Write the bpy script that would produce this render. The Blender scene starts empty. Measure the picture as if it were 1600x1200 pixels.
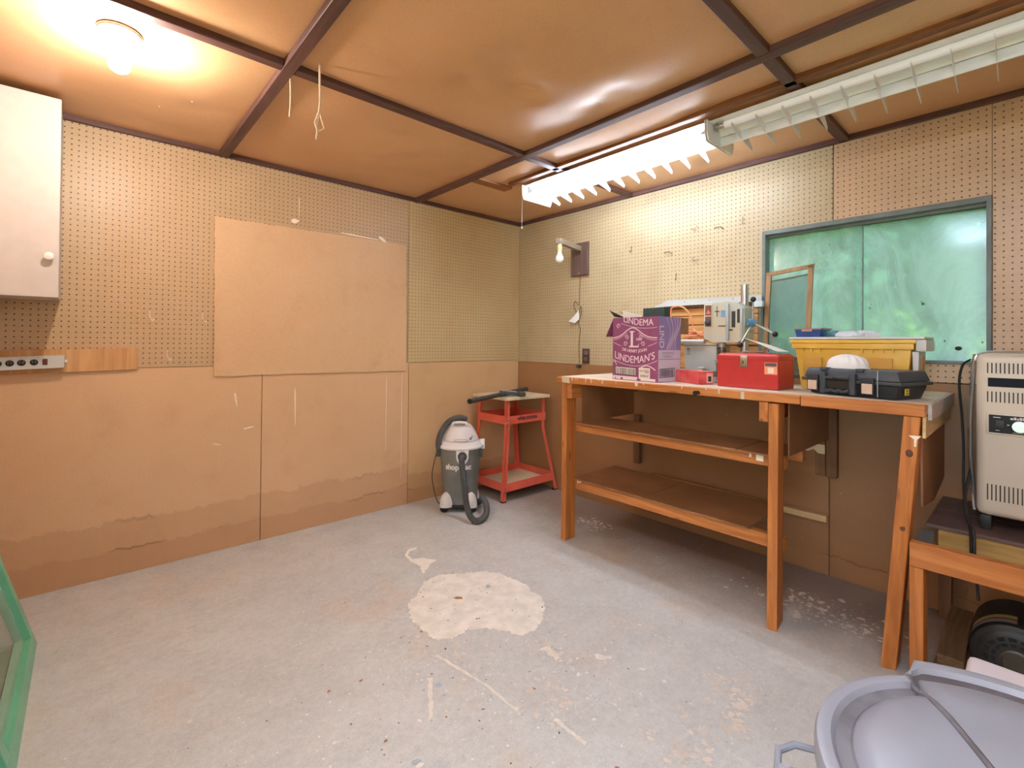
import bpy, bmesh, math, random
from mathutils import Vector, Matrix, Euler
random.seed(7)
S = bpy.context.scene
COL = S.collection
PI = math.pi
IN = 0.0254

# ------------------------------------------------------------------ camera
cam_d = bpy.data.cameras.new('camera')
cam = bpy.data.objects.new('camera', cam_d); COL.objects.link(cam); S.camera = cam
CAMP = Vector((-2.8289, -3.0540, 1.1690)); YAW, PIT, ROL = 0.7331, 0.0081, 0.0091
_f = Vector((math.sin(YAW)*math.cos(PIT), math.cos(YAW)*math.cos(PIT), math.sin(PIT)))
_r0 = Vector((math.cos(YAW), -math.sin(YAW), 0)); _u0 = _r0.cross(_f)
_r = math.cos(ROL)*_r0 + math.sin(ROL)*_u0; _u = -math.sin(ROL)*_r0 + math.cos(ROL)*_u0
cam.matrix_world = Matrix(((_r.x, _u.x, -_f.x, CAMP.x), (_r.y, _u.y, -_f.y, CAMP.y), (_r.z, _u.z, -_f.z, CAMP.z), (0, 0, 0, 1)))
cam_d.sensor_width = 36; cam_d.lens = 738.58/1600*36
cam_d.shift_y = -(600-530.62)/1600
cam_d.clip_start = 0.02

# ------------------------------------------------------------------ world, light, exposure
W = bpy.data.worlds.new('world'); S.world = W; W.use_nodes = True
_n = W.node_tree.nodes; _n.clear()
_bg = _n.new('ShaderNodeBackground'); _out = _n.new('ShaderNodeOutputWorld')
_bg.inputs[0].default_value = (0.86, 0.94, 1.0, 1); _bg.inputs[1].default_value = 2.9
W.node_tree.links.new(_bg.outputs[0], _out.inputs[0])
TUBE_E, BULB_E, TUBE_FILL = 41.0, 345.0, 46.0
S.view_settings.view_transform = 'Standard'; S.view_settings.look = 'None'
S.view_settings.exposure = 0.80; S.view_settings.gamma = 1.0
S.view_settings.use_curve_mapping = False
S.cycles.use_denoising = True
S.cycles.max_bounces = 10; S.cycles.diffuse_bounces = 6; S.cycles.transmission_bounces = 8; S.cycles.transparent_max_bounces = 12
S.cycles.sample_clamp_indirect = 8.0
S.cycles.caustics_refractive = True

# ------------------------------------------------------------------ helpers
def lin(c):
    if isinstance(c, str):
        c = tuple(int(c[i:i+2], 16) for i in (0, 2, 4))
    return tuple(((v/255)/12.92 if v/255 <= .04045 else ((v/255+.055)/1.055)**2.4) for v in c)

class NT:
    def __init__(s, name):
        s.m = bpy.data.materials.new(name); s.m.use_nodes = True
        s.t = s.m.node_tree; s.t.nodes.clear()
        s.out = s.n('ShaderNodeOutputMaterial')
    def n(s, typ, **kw):
        x = s.t.nodes.new(typ)
        for k, v in kw.items(): setattr(x, k, v)
        return x
    def l(s, a, b): s.t.links.new(a, b)
    def set(s, sock, v):
        if isinstance(v, bpy.types.NodeSocket): s.l(v, sock)
        elif v is not None:
            if isinstance(v, (tuple, list)) and len(v) == 3 and sock.type == 'RGBA': v = (*v, 1)
            sock.default_value = v
    def math(s, op, a, b=None, c=None):
        x = s.n('ShaderNodeMath', operation=op)
        for i, v in enumerate((a, b, c)): s.set(x.inputs[i], v) if v is not None else None
        return x.outputs[0]
    def mix(s, f, a, b, mode='MIX'):
        x = s.n('ShaderNodeMix', data_type='RGBA', blend_type=mode)
        s.set(x.inputs[0], f); s.set(x.inputs[6], a); s.set(x.inputs[7], b)
        return x.outputs[2]
    def ramp(s, f, a, b):
        x = s.n('ShaderNodeMapRange'); x.interpolation_type = 'SMOOTHSTEP'
        s.set(x.inputs[0], f); x.inputs[1].default_value = a; x.inputs[2].default_value = b
        return x.outputs[0]
    def coord(s, scale=(1, 1, 1), rot=(0, 0, 0)):
        tc = s.n('ShaderNodeTexCoord'); mp = s.n('ShaderNodeMapping')
        mp.inputs['Scale'].default_value = scale; mp.inputs['Rotation'].default_value = rot
        s.l(tc.outputs['Object'], mp.inputs[0]); return mp.outputs[0]
    def noise(s, scale, detail=4, vec=None, rough=.55, dist=0):
        x = s.n('ShaderNodeTexNoise'); x.inputs['Scale'].default_value = scale; x.inputs['Detail'].default_value = detail
        x.inputs['Roughness'].default_value = rough; x.inputs['Distortion'].default_value = dist
        s.l(vec if vec is not None else s.coord(), x.inputs['Vector']); return x.outputs[0]
    def bump(s, h, strength=.3, dist=.002):
        x = s.n('ShaderNodeBump'); x.inputs['Strength'].default_value = strength; x.inputs['Distance'].default_value = dist
        s.l(h, x.inputs['Height']); return x.outputs[0]
    def bsdf(s, color, rough=.6, metal=0, normal=None, spec=.5, **kw):
        b = s.n('ShaderNodeBsdfPrincipled')
        s.set(b.inputs['Base Color'], color); s.set(b.inputs['Roughness'], rough); s.set(b.inputs['Metallic'], metal)
        b.inputs['Specular IOR Level'].default_value = spec
        if normal is not None: s.l(normal, b.inputs['Normal'])
        for k, v in kw.items(): s.set(b.inputs[k], v)
        s.l(b.outputs[0], s.out.inputs[0]); return b

def mat(name, c, rough=.6, metal=0, var=.08, scale=9, bump=0, bscale=90, spec=.5, c2=None):
    t = NT(name); c = lin(c)
    a = tuple(v*(1-var) for v in c); b = lin(c2) if c2 else tuple(min(1, v*(1+var)) for v in c)
    nz = t.ramp(t.noise(scale, 6), .32, .68)
    nrm = t.bump(t.noise(bscale, 4), bump, .002) if bump else None
    t.bsdf(t.mix(nz, a, b), rough, metal, nrm, spec)
    return t.m

def emit(name, c, strength):
    t = NT(name); e = t.n('ShaderNodeEmission'); e.inputs[0].default_value = (*lin(c), 1); e.inputs[1].default_value = strength
    t.l(e.outputs[0], t.out.inputs[0]); return t.m

def wood(name, c_dark, c_light, axis='y', rough=.6, gs=1.0, knots=True):
    t = NT(name)
    sc = {'x': (2.2, 38, 38), 'y': (38, 2.2, 38), 'z': (38, 38, 2.2)}[axis]
    v = t.coord(tuple(k*gs for k in sc))
    g = t.noise(1.0, 7, v, .62, .6)
    col = t.mix(t.ramp(g, .3, .72), lin(c_dark), lin(c_light))
    big = t.noise(2.5, 3)
    col = t.mix(t.math('MULTIPLY', t.ramp(big, .4, .75), .35), col, tuple(k*.62 for k in lin(c_dark)))
    if knots:
        vo = t.n('ShaderNodeTexVoronoi'); vo.inputs['Scale'].default_value = 1.0
        ks = {'x': (4, 14, 14), 'y': (14, 4, 14), 'z': (14, 14, 4)}[axis]
        t.l(t.coord(ks), vo.inputs['Vector'])
        k = t.ramp(vo.outputs['Distance'], .16, .06)
        col = t.mix(t.math('MULTIPLY', k, .6), col, tuple(x*.3 for x in lin(c_dark)))
    t.bsdf(col, rough, 0, t.bump(g, .25, .001), .35)
    return t.m

class MB:
    def __init__(s): s.bm = bmesh.new()
    def hexa(s, P, bev=0, seg=2):
        v = [s.bm.verts.new(p) for p in P]
        fs = [s.bm.faces.new([v[i] for i in q]) for q in ((0, 3, 2, 1), (4, 5, 6, 7), (0, 1, 5, 4), (1, 2, 6, 5), (2, 3, 7, 6), (3, 0, 4, 7))]
        if bev:
            es = list({e for f in fs for e in f.edges})
            bmesh.ops.bevel(s.bm, geom=es, offset=bev, segments=seg, profile=.6, affect='EDGES')
        return s
    def box(s, x0, x1, y0, y1, z0, z1, bev=0, seg=2, M=None):
        P = [Vector(p) for p in ((x0, y0, z0), (x1, y0, z0), (x1, y1, z0), (x0, y1, z0), (x0, y0, z1), (x1, y0, z1), (x1, y1, z1), (x0, y1, z1))]
        if M is not None: P = [M @ p for p in P]
        return s.hexa(P, bev, seg)
    def taper(s, x0, x1, y0, y1, z0, z1, ins, bev=0, M=None):
        P = [Vector(p) for p in ((x0+ins, y0+ins, z0), (x1-ins, y0+ins, z0), (x1-ins, y1-ins, z0), (x0+ins, y1-ins, z0), (x0, y0, z1), (x1, y0, z1), (x1, y1, z1), (x0, y1, z1))]
        if M is not None: P = [M @ p for p in P]
        return s.hexa(P, bev)
    def beam(s, a, b, w, h, up=(0, 0, 1), bev=0):
        a, b = Vector(a), Vector(b); d = (b-a).normalized(); u = Vector(up); r = d.cross(u).normalized(); u = r.cross(d).normalized()
        P = []
        for q in (a, b):
            P += [q-r*w/2-u*h/2, q+r*w/2-u*h/2, q+r*w/2+u*h/2, q-r*w/2+u*h/2]
        return s.hexa([P[0], P[1], P[2], P[3], P[4], P[5], P[6], P[7]], bev)
    def cyl(s, a, b, r0, r1=None, n=16, cap=True):
        return s.tube([a, b], r0, n, r_end=r1, cap=cap)
    def tube(s, pts, r, n=8, r_end=None, cap=True, radii=None):
        pts = [Vector(p) for p in pts]; N = len(pts); rings = []
        ref = None
        for i, p in enumerate(pts):
            d = (pts[min(i+1, N-1)]-pts[max(i-1, 0)]).normalized()
            if ref is None:
                ref = Vector((0, 0, 1)) if abs(d.z) < .9 else Vector((1, 0, 0))
            x = (ref - d*ref.dot(d)); x = x.normalized() if x.length > 1e-6 else d.orthogonal().normalized()
            ref = x; y = d.cross(x)
            rr = radii[i] if radii else (r if r_end is None else r+(r_end-r)*i/(N-1))
            rings.append([s.bm.verts.new(p+rr*(math.cos(2*PI*k/n)*x+math.sin(2*PI*k/n)*y)) for k in range(n)])
        for A, B in zip(rings, rings[1:]):
            for k in range(n): s.bm.faces.new((A[k], A[(k+1) % n], B[(k+1) % n], B[k]))
        if cap:
            s.bm.faces.new(rings[0][::-1]); s.bm.faces.new(rings[-1])
        return s
    def lathe(s, prof, M=None, n=28, cap=True, a0=0, a1=2*PI):
        M = M or Matrix.Identity(4); full = abs(a1-a0-2*PI) < 1e-6; rings = []
        m = n if full else n+1
        for r, z in prof:
            rings.append([s.bm.verts.new(M @ Vector((r*math.cos(a0+(a1-a0)*k/n), r*math.sin(a0+(a1-a0)*k/n), z))) for k in range(m)])
        for A, B in zip(rings, rings[1:]):
            for k in range(n): s.bm.faces.new((A[k], A[(k+1) % m], B[(k+1) % m], B[k]))
        if cap and full:
            s.bm.faces.new(rings[0][::-1]); s.bm.faces.new(rings[-1])
        return s
    def prism(s, poly, ext):
        ext = Vector(ext); a = [s.bm.verts.new(p) for p in poly]; b = [s.bm.verts.new(Vector(p)+ext) for p in poly]
        n = len(a)
        for k in range(n): s.bm.faces.new((a[k], a[(k+1) % n], b[(k+1) % n], b[k]))
        s.bm.faces.new(a[::-1]); s.bm.faces.new(b)
        return s
    def poly(s, pts):
        s.bm.faces.new([s.bm.verts.new(p) for p in pts]); return s
    def sphere(s, c, r, sc=(1, 1, 1), u=16, v=10):
        M = Matrix.Translation(c) @ Matrix.Diagonal((r*sc[0], r*sc[1], r*sc[2], 1))
        bmesh.ops.create_uvsphere(s.bm, u_segments=u, v_segments=v, radius=1, matrix=M); return s
    def grid(s, fn, nu, nv):
        V = [[s.bm.verts.new(fn(i/nu, j/nv)) for j in range(nv+1)] for i in range(nu+1)]
        for i in range(nu):
            for j in range(nv): s.bm.faces.new((V[i][j], V[i+1][j], V[i+1][j+1], V[i][j+1]))
        return s

def place(o, parent):
    COL.objects.link(o)
    if parent is not None: o.parent = parent
    return o

_mw = {}
def build(name, mb, m, parent=None, smooth=True, recalc=True, kind=None, label=None):
    """mb holds world coordinates; the mesh is stored relative to its thing"""
    if recalc: bmesh.ops.recalc_face_normals(mb.bm, faces=mb.bm.faces)
    me = bpy.data.meshes.new(name); mb.bm.to_mesh(me); mb.bm.free()
    if smooth:
        me.polygons.foreach_set('use_smooth', [True]*len(me.polygons)); me.set_sharp_from_angle(angle=math.radians(38))
    me.materials.append(m)
    o = bpy.data.objects.new(name, me)
    if parent is not None:
        me.transform(_mw[parent.name].inverted()); _mw[o.name] = _mw[parent.name]
    else: _mw[o.name] = Matrix.Identity(4)
    place(o, parent)
    if kind: o['kind'] = kind
    if label: o['label'] = label
    return o

def tag(o, label=None, cat=None, group=None, kind=None):
    for k, v in (('label', label), ('category', cat), ('group', group), ('kind', kind)):
        if v: o[k] = v
    return o

def thing(name, label, cat, loc=(0, 0, 0), rz=0, group=None):
    o = bpy.data.objects.new(name, None); COL.objects.link(o)
    o.location = loc; o.rotation_euler = (0, 0, rz); o.empty_display_size = .05
    _mw[o.name] = Matrix.Translation(loc) @ Euler((0, 0, rz)).to_matrix().to_4x4()
    return tag(o, label, cat, group)

def single(name, mb, m, label, cat, group=None, smooth=True):
    """a thing made of one mesh, origin at the centre of its base"""
    bmesh.ops.recalc_face_normals(mb.bm, faces=mb.bm.faces)
    me = bpy.data.meshes.new(name); mb.bm.to_mesh(me); mb.bm.free()
    co = [v.co.copy() for v in me.vertices]
    b = Vector(((min(c.x for c in co)+max(c.x for c in co))/2, (min(c.y for c in co)+max(c.y for c in co))/2, min(c.z for c in co)))
    me.transform(Matrix.Translation(-b))
    if smooth:
        me.polygons.foreach_set('use_smooth', [True]*len(me.polygons)); me.set_sharp_from_angle(angle=math.radians(38))
    me.materials.append(m)
    o = bpy.data.objects.new(name, me); o.location = b; _mw[o.name] = Matrix.Translation(b)
    place(o, None); return tag(o, label, cat, group)

def spline(P, n=10):
    P = [Vector(p) for p in P]; Q = [2*P[0]-P[1]]+P+[2*P[-1]-P[-2]]; out = []
    for i in range(1, len(Q)-2):
        a, b, c, d = Q[i-1:i+3]
        for k in range(n):
            t = k/n
            out.append(.5*((2*b)+(c-a)*t+(2*a-5*b+4*c-d)*t*t+(3*b-a-3*c+d)*t**3))
    out.append(P[-1]); return out

def text(name, body, size, origin, right, up, m, parent, bend=None, ext=.0004, bold=0.0, sx=1.0):
    """flat lettering on a surface: origin = centre, right/up = unit vectors"""
    cu = bpy.data.curves.new(name, 'FONT'); cu.body = body; cu.size = size; cu.align_x = 'CENTER'; cu.align_y = 'CENTER'
    cu.offset = bold; cu.extrude = ext
    tmp = bpy.data.objects.new('tmp', cu); COL.objects.link(tmp)
    dg = bpy.context.evaluated_depsgraph_get()
    me = bpy.data.meshes.new_from_object(tmp.evaluated_get(dg)); bpy.data.objects.remove(tmp); bpy.data.curves.remove(cu)
    right, up = Vector(right).normalized(), Vector(up).normalized(); nn = right.cross(up)
    origin = Vector(origin)
    for v in me.vertices:
        x, y, z = v.co; x *= sx
        if bend: y += bend(x)
        v.co = origin+right*x+up*y+nn*z
    me.name = name; me.materials.clear(); me.materials.append(m)
    o = bpy.data.objects.new(name, me)
    me.transform(_mw[parent.name].inverted()); _mw[o.name] = _mw[parent.name]
    return place(o, parent)

def ribbon(mb, pts, w, nrm, lift=.0006):
    """flat printed line on a surface"""
    pts = [Vector(p) for p in pts]; nrm = Vector(nrm).normalized(); N = len(pts); L = []
    for i, p in enumerate(pts):
        d = (pts[min(i+1, N-1)]-pts[max(i-1, 0)]).normalized(); sd = d.cross(nrm)*w/2
        L.append((mb.bm.verts.new(p+sd+nrm*lift), mb.bm.verts.new(p-sd+nrm*lift)))
    for a, b in zip(L, L[1:]): mb.bm.faces.new((a[0], a[1], b[1], b[0]))

# ------------------------------------------------------------------ materials of the room
def pegboard(name, plane, u0, z0, ca, cb, cstain):
    t = NT(name); tc = t.n('ShaderNodeTexCoord'); sp = t.n('ShaderNodeSeparateXYZ'); t.l(tc.outputs['Object'], sp.inputs[0])
    U = sp.outputs[0] if plane == 'x' else sp.outputs[1]; Z = sp.outputs[2]
    def cell(v, off):
        q = t.math('DIVIDE', t.math('SUBTRACT', v, off), IN)
        return t.math('SUBTRACT', t.math('FRACT', t.math('ADD', q, .5)), .5)
    a = cell(U, u0); b = cell(Z, z0)
    d = t.math('SQRT', t.math('ADD', t.math('MULTIPLY', a, a), t.math('MULTIPLY', b, b)))
    hole = t.ramp(d, .145, .105)
    n1 = t.ramp(t.noise(1.6, 4), .35, .68); n2 = t.ramp(t.noise(5, 5), .45, .8); n3 = t.noise(60, 3)
    col = t.mix(n1, lin(ca), lin(cb)); col = t.mix(t.math('MULTIPLY', n2, .4), col, lin(cstain))
    col = t.mix(.12, col, n3, 'OVERLAY')
    col = t.mix(t.math('MULTIPLY', hole, .9), col, lin('2a1a0c'))
    t.bsdf(col, .42, 0, t.bump(t.math('SUBTRACT', 1.0, hole), .5, .002), .45)
    return t.m

def hardboard(name, c, c2, cs, tide=None, rough=.38):
    t = NT(name); n1 = t.ramp(t.noise(1.7, 4), .3, .7); n3 = t.noise(120, 3)
    col = t.mix(n1, lin(c), lin(c2)); n2 = t.ramp(t.noise(4.5, 6, rough=.65), .5, .78)
    col = t.mix(t.math('MULTIPLY', n2, .45), col, lin(cs)); col = t.mix(.14, col, n3, 'OVERLAY')
    fl = t.n('ShaderNodeTexVoronoi'); fl.inputs['Scale'].default_value = 9; t.l(t.coord(), fl.inputs['Vector'])
    col = t.mix(t.math('MULTIPLY', t.ramp(fl.outputs['Distance'], .045, .02), .6), col, lin('d9b58c'))
    if tide:
        tc = t.n('ShaderNodeTexCoord'); sp = t.n('ShaderNodeSeparateXYZ'); t.l(tc.outputs['Object'], sp.inputs[0])
        wob = t.noise(2.2, 10, t.coord((1, 1, .12)), .72, .4); fade = t.ramp(t.noise(2.7, 3, t.coord((1, 1, .3), (0, 0, .7))), .42, .62)
        for h, amp, w, k in tide:
            zz = t.math('SUBTRACT', t.math('SUBTRACT', sp.outputs[2], h), t.math('MULTIPLY', t.math('SUBTRACT', wob, .5), amp))
            band = t.ramp(t.math('ABSOLUTE', zz), w, w*.2)
            below = t.ramp(zz, .0, -.01)
            col = t.mix(t.math('MULTIPLY', below, .28), col, lin('a5754e'))
            col = t.mix(t.math('MULTIPLY', t.math('MULTIPLY', band, fade), k), col, lin('6b4526'))
    t.bsdf(col, rough, 0, t.bump(n3, .08, .001), .5)
    return t.m

M_PEG_L = pegboard('pegboard_tan', 'x', -2.9165, 1.1528, 'bb9d77', 'c0a480', 'b3936c')
M_PEG_L2 = pegboard('pegboard_yellow', 'x', -2.9165, 1.1528, 'bfa678', 'c5ae81', 'b5976a')
M_PEG_R = pegboard('pegboard_right', 'y', -2.5807, 2.1803, 'b7a682', 'b29f7c', 'a38968')
M_PEG_R2 = pegboard('pegboard_far_right', 'y', -2.5807, 2.1803, 'c4a685', 'c09f7d', 'a98768')
M_HARD_L = hardboard('hardboard_left', 'd6b088', 'd1aa82', 'c0976e', tide=((.27, .25, .012, .35), (.13, .2, .008, .55)))
M_HARD_L2 = hardboard('hardboard_corner', 'd0ac7f', 'caa578', 'ba9467', tide=((.2, .22, .012, .4), (.09, .2, .008, .7)))
M_HARD_R = hardboard('hardboard_right_shaded', '9a714a', '926841', '7f5634', tide=((.1, .18, .007, .7),))  # same board as on the left, darkened in colour for shade under the bench
M_BOARD = hardboard('patch_board', 'd3ad83', 'd7b38b', 'c2966c', rough=.5)
M_CEIL = hardboard('ceiling_board', 'cf9f72', 'd3a67b', 'bc8f64', rough=.34)
M_TRIM = wood('stained_batten', '4f352f', '6b4a42', 'y', .5, knots=False)
M_TRIMX = wood('stained_batten_x', '4f352f', '6b4a42', 'x', .5, knots=False)
M_SHELL = mat('framing_dark', '8d6a48', .8, var=.1)

def floor_mat():
    t = NT('concrete_floor')
    n1 = t.ramp(t.noise(1.3, 5), .3, .7); n2 = t.ramp(t.noise(7, 8, rough=.7), .35, .75); n3 = t.noise(160, 4, rough=.7)
    col = t.mix(n1, lin('c0c0bb'), lin('c9c9c4')); col = t.mix(t.math('MULTIPLY', n2, .5), col, lin('adaba6'))
    b = t.ramp(t.noise(3.1, 5, t.coord((1, 1, 1), (0, 0, 1))), .6, .75)
    col = t.mix(t.math('MULTIPLY', b, .35), col, lin('9aa3ab'))
    c = t.ramp(t.noise(2.3, 6, t.coord((1, 1, 1), (0, 1, 2))), .58, .72)
    col = t.mix(t.math('MULTIPLY', c, .4), col, lin('c9b49c'))
    # shade under the bench painted into the floor colour, browner towards the wall
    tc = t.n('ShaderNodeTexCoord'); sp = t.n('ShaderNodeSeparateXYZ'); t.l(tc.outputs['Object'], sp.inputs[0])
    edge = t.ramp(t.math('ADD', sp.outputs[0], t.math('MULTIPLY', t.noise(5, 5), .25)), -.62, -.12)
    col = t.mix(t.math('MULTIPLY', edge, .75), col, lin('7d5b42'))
    n4 = t.noise(42, 6, rough=.75); col = t.mix(.30, col, n4, 'OVERLAY'); col = t.mix(.22, col, n3, 'OVERLAY')
    mot = t.ramp(t.noise(13, 8, rough=.8), .55, .72); col = t.mix(t.math('MULTIPLY', mot, .35), col, lin('968c85'))
    sp2 = t.ramp(n3, .36, .29); col = t.mix(t.math('MULTIPLY', sp2, .5), col, lin('6f655e'))
    sp3 = t.ramp(n3, .63, .70); col = t.mix(t.math('MULTIPLY', sp3, .5), col, lin('ded4c8'))
    t.bsdf(col, .75, 0, t.bump(n3, .2, .0015), .3)
    return t.m
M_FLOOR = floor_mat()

# ------------------------------------------------------------------ setting: floor, walls, ceiling
XW, YB, HC = -3.24, -3.80, 2.226      # side wall, back wall, ceiling board height
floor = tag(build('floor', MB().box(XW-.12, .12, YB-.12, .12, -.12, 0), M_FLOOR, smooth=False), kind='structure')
wl = tag(build('wall_left', MB().box(XW-.12, 0, .012, .12, 0, 2.4), M_SHELL, smooth=False), kind='structure')
b = MB()
WY0, WY1, WZ0, WZ1 = -2.927, -2.018, 1.097, 1.812          # window opening
b.box(.012, .12, YB, WY0, 0, 2.4).box(.012, .12, WY1, .12, 0, 2.4).box(.012, .12, WY0, WY1, 0, WZ0).box(.012, .12, WY0, WY1, WZ1, 2.4)
wr = tag(build('wall_right', b, M_SHELL, smooth=False), kind='structure')
b = MB().box(XW-.12, .12, YB-.12, YB, 0, 2.4)
tag(build('wall_back', b, M_HARD_L, smooth=False), kind='structure')
tag(build('wall_side', MB().box(XW-.12, XW, -2.55, .012, 0, 2.4).box(XW-.12, XW, YB, -3.68, 0, 2.4).box(XW-.12, XW, -3.68, -2.55, 2.05, 2.4), M_HARD_L, smooth=False), kind='structure')  # gap is an unseen doorway added to let in fill daylight
ceil = tag(build('ceiling', MB().box(XW-.12, .12, YB-.12, .12, 2.26, 2.4), M_SHELL, smooth=False), kind='structure')

PB = 1.022                      # lower edge of the pegboard
def sheet(name, x0, x1, y0, y1, z0, z1, m, parent): return build(name, MB().box(x0, x1, y0, y1, z0, z1, .0015, 1), m, parent, smooth=False)
sheet('pegboard_panel', -1.094, -.001, 0, .012, PB+.001, 2.235, M_PEG_L2, wl)
sheet('pegboard_panel', XW+.001, -1.098, 0, .012, PB+.006, 2.235, M_PEG_L, wl)
sheet('hardboard_panel', -1.083, -.001, 0, .012, 0, PB-.001, M_HARD_L2, wl)
sheet('hardboard_panel', -2.055, -1.087, 0, .012, 0, PB+.003, M_HARD_L, wl)
sheet('hardboard_panel', XW+.001, -2.058, 0, .012, 0, PB+.004, M_HARD_L, wl)
build('pegboard_panel', MB().prism([(0, 0, PB-.008), (0, -2.0165, PB-.008), (0, -2.0165, WZ1+.001), (0, -2.355, WZ1+.001), (0, -2.355, 2.235), (0, 0, 2.235)], (.012, 0, 0)), M_PEG_R, wr, smooth=False)
sheet('pegboard_panel', 0, .012, WY0-.001, -2.359, WZ1+.001, 2.235, M_PEG_R2, wr)
sheet('pegboard_panel', 0, .012, YB, WY0-.002, PB-.012, 2.235, M_PEG_R2, wr)
sheet('pegboard_panel', 0, .012, WY0+.001, -2.016, PB-.01, WZ0-.001, M_PEG_R2, wr)
sheet('hardboard_panel', 0, .012, -2.343, .0, 0, PB-.010, M_HARD_R, wr)
sheet('hardboard_panel', 0, .012, YB, -2.347, 0, PB-.014, M_HARD_R, wr)

# paint marks and smears left on the wall sheets (thin real paint)
M_WPAINT = mat('white_paint_marks', 'f3e6d2', .6, var=.05)
def smear(mb, u0, z0, u1, z1, w, wall='y', seed=0):
    rnd = random.Random(seed); n = 7; L = []
    for i in range(n+1):
        t = i/n; u = u0+(u1-u0)*t; z = z0+(z1-z0)*t; ww = w*(.35+.65*math.sin(PI*min(1, max(.08, t+.1))))*rnd.uniform(.7, 1.2)
        dx, dz = (u1-u0), (z1-z0); l = math.hypot(dx, dz); nx, nz = -dz/l, dx/l
        def P(s): 
            return (u+nx*ww*s/2, -.0012, z+nz*ww*s/2) if wall == 'y' else (-.0012, u+nx*ww*s/2, z+nz*ww*s/2)
        L.append((mb.bm.verts.new(P(1)), mb.bm.verts.new(P(-1))))
    for a, c in zip(L, L[1:]): mb.bm.faces.new((a[0], a[1], c[1], c[0]))
b = MB()
for i, q in enumerate([(-2.197, .872, -2.186, .795, .010), (-1.871, .882, -1.868, .655, .008), (-2.15, .664, -2.095, .672, .010), (-1.905, 1.905, -1.86, 1.915, .03), (-1.60, 1.885, -1.33, 1.878, .010),
                       (-1.33, 1.90, -1.27, 1.868, .02), (-1.86, 2.06, -1.86, 1.93, .004), (-2.30, .60, -2.26, .585, .006), (-1.26, .93, -1.262, .40, .004), (-1.14, .95, -1.141, .2, .004)]):
    smear(b, *q, seed=i)
build('paint_mark', b, M_WPAINT, wl, smooth=False, recalc=False, kind='stuff')

# ceiling boards that sag between the battens, dimpled where they are nailed
XS = [XW, -2.27, -1.035, 0]; YS = [YB, -3.62, -2.405, -1.152, 0]
rc = random.Random(3)
def sag_board(x0, x1, y0, y1, amp):
    dim = [(rc.uniform(x0+.1, x1-.1), rc.uniform(y0+.1, y1-.1)) for _ in range(6)]
    ph = [rc.uniform(0, 6) for _ in range(4)]
    def f(u, v):
        x = x0+(x1-x0)*u; y = y0+(y1-y0)*v
        e = (math.sin(PI*u)*math.sin(PI*v))**.55
        z = -amp*e*(1+.35*math.sin(5*u+ph[0])*math.sin(6*v+ph[1])) - .004*e*math.sin(9*v+ph[2])*math.sin(7*u+ph[3]) - .003*e*math.sin(14*u+4*v+ph[1])
        for a, c in dim: z += min(amp*.5, .014)*math.exp(-((x-a)**2+(y-c)**2)/.006)*e
        return Vector((x, y, HC+z))
    return MB().grid(f, 48, 48)
for i in range(3):
    for j in range(4):
        amp = .040 if (i, j) == (1, 2) else .016
        build('ceiling_board', sag_board(XS[i], XS[i+1], YS[j], YS[j+1], amp), M_CEIL, ceil)
# a tear hanging from the big board, nail heads
build('ceiling_tear', MB().poly([(-1.60, -1.66, 2.196), (-1.42, -1.77, 2.195), (-1.36, -1.80, 2.196), (-1.44, -1.72, 2.190), (-1.52, -1.69, 2.188)]), mat('torn_fibre', 'cf9d70', .8), ceil, smooth=False)
M_NAIL = mat('nail_head', 'c9b9a6', .5, .3)
b = MB()
for x, y in [(-1.9, -1.35), (-1.65, -1.36), (-1.42, -1.40), (-1.28, -1.52), (-1.9, -1.9), (-1.35, -1.95), (-1.6, -1.6), (-1.2, -1.8), (-1.75, -.6), (-1.4, -.5), (-2.5, -.6), (-2.6, -.45)]:
    b.sphere((x, y, 2.205), .004, (1, 1, .6), 8, 5)
build('nail_head', b, M_NAIL, ceil, kind='stuff')

k = 0
def trim(mb, m):
    global k
    k += 1; return tag(build('trim_%d' % k, mb, m, smooth=False), kind='structure')
TW, TZ0, TZ1 = .044, 2.196, 2.232
for x in (-2.27, -1.035): trim(MB().box(x-TW/2, x+TW/2, YB, 0, TZ0, TZ1, .002, 1), M_TRIM)
for y in (-1.152, -2.405, -3.62):
    for x0, x1 in ((XW, -2.27-TW/2-.001), (-2.27+TW/2+.001, -1.035-TW/2-.001), (-1.035+TW/2+.001, 0)):
        trim(MB().box(x0, x1, y-TW/2, y+TW/2, TZ0+.002, TZ1, .002, 1), M_TRIMX)
trim(MB().box(XW, 0, -.022, 0, 2.198, 2.235, .002, 1), M_TRIMX)
trim(MB().box(-.022, 0, YB, -.024, 2.198, 2.235, .002, 1), M_TRIM)
trim(MB().box(-.80, -.765, -3.6, -.75, 2.198, 2.222, .002, 1), wood('mounting_batten', '6d4324', '8a5a34', 'y', .6))
trim(MB().box(-1.02, -.72, -.70, -.62, 2.203, 2.22, .002, 1), wood('scrap_batten', '8c5a33', 'a86f40', 'x', .6))

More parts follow.
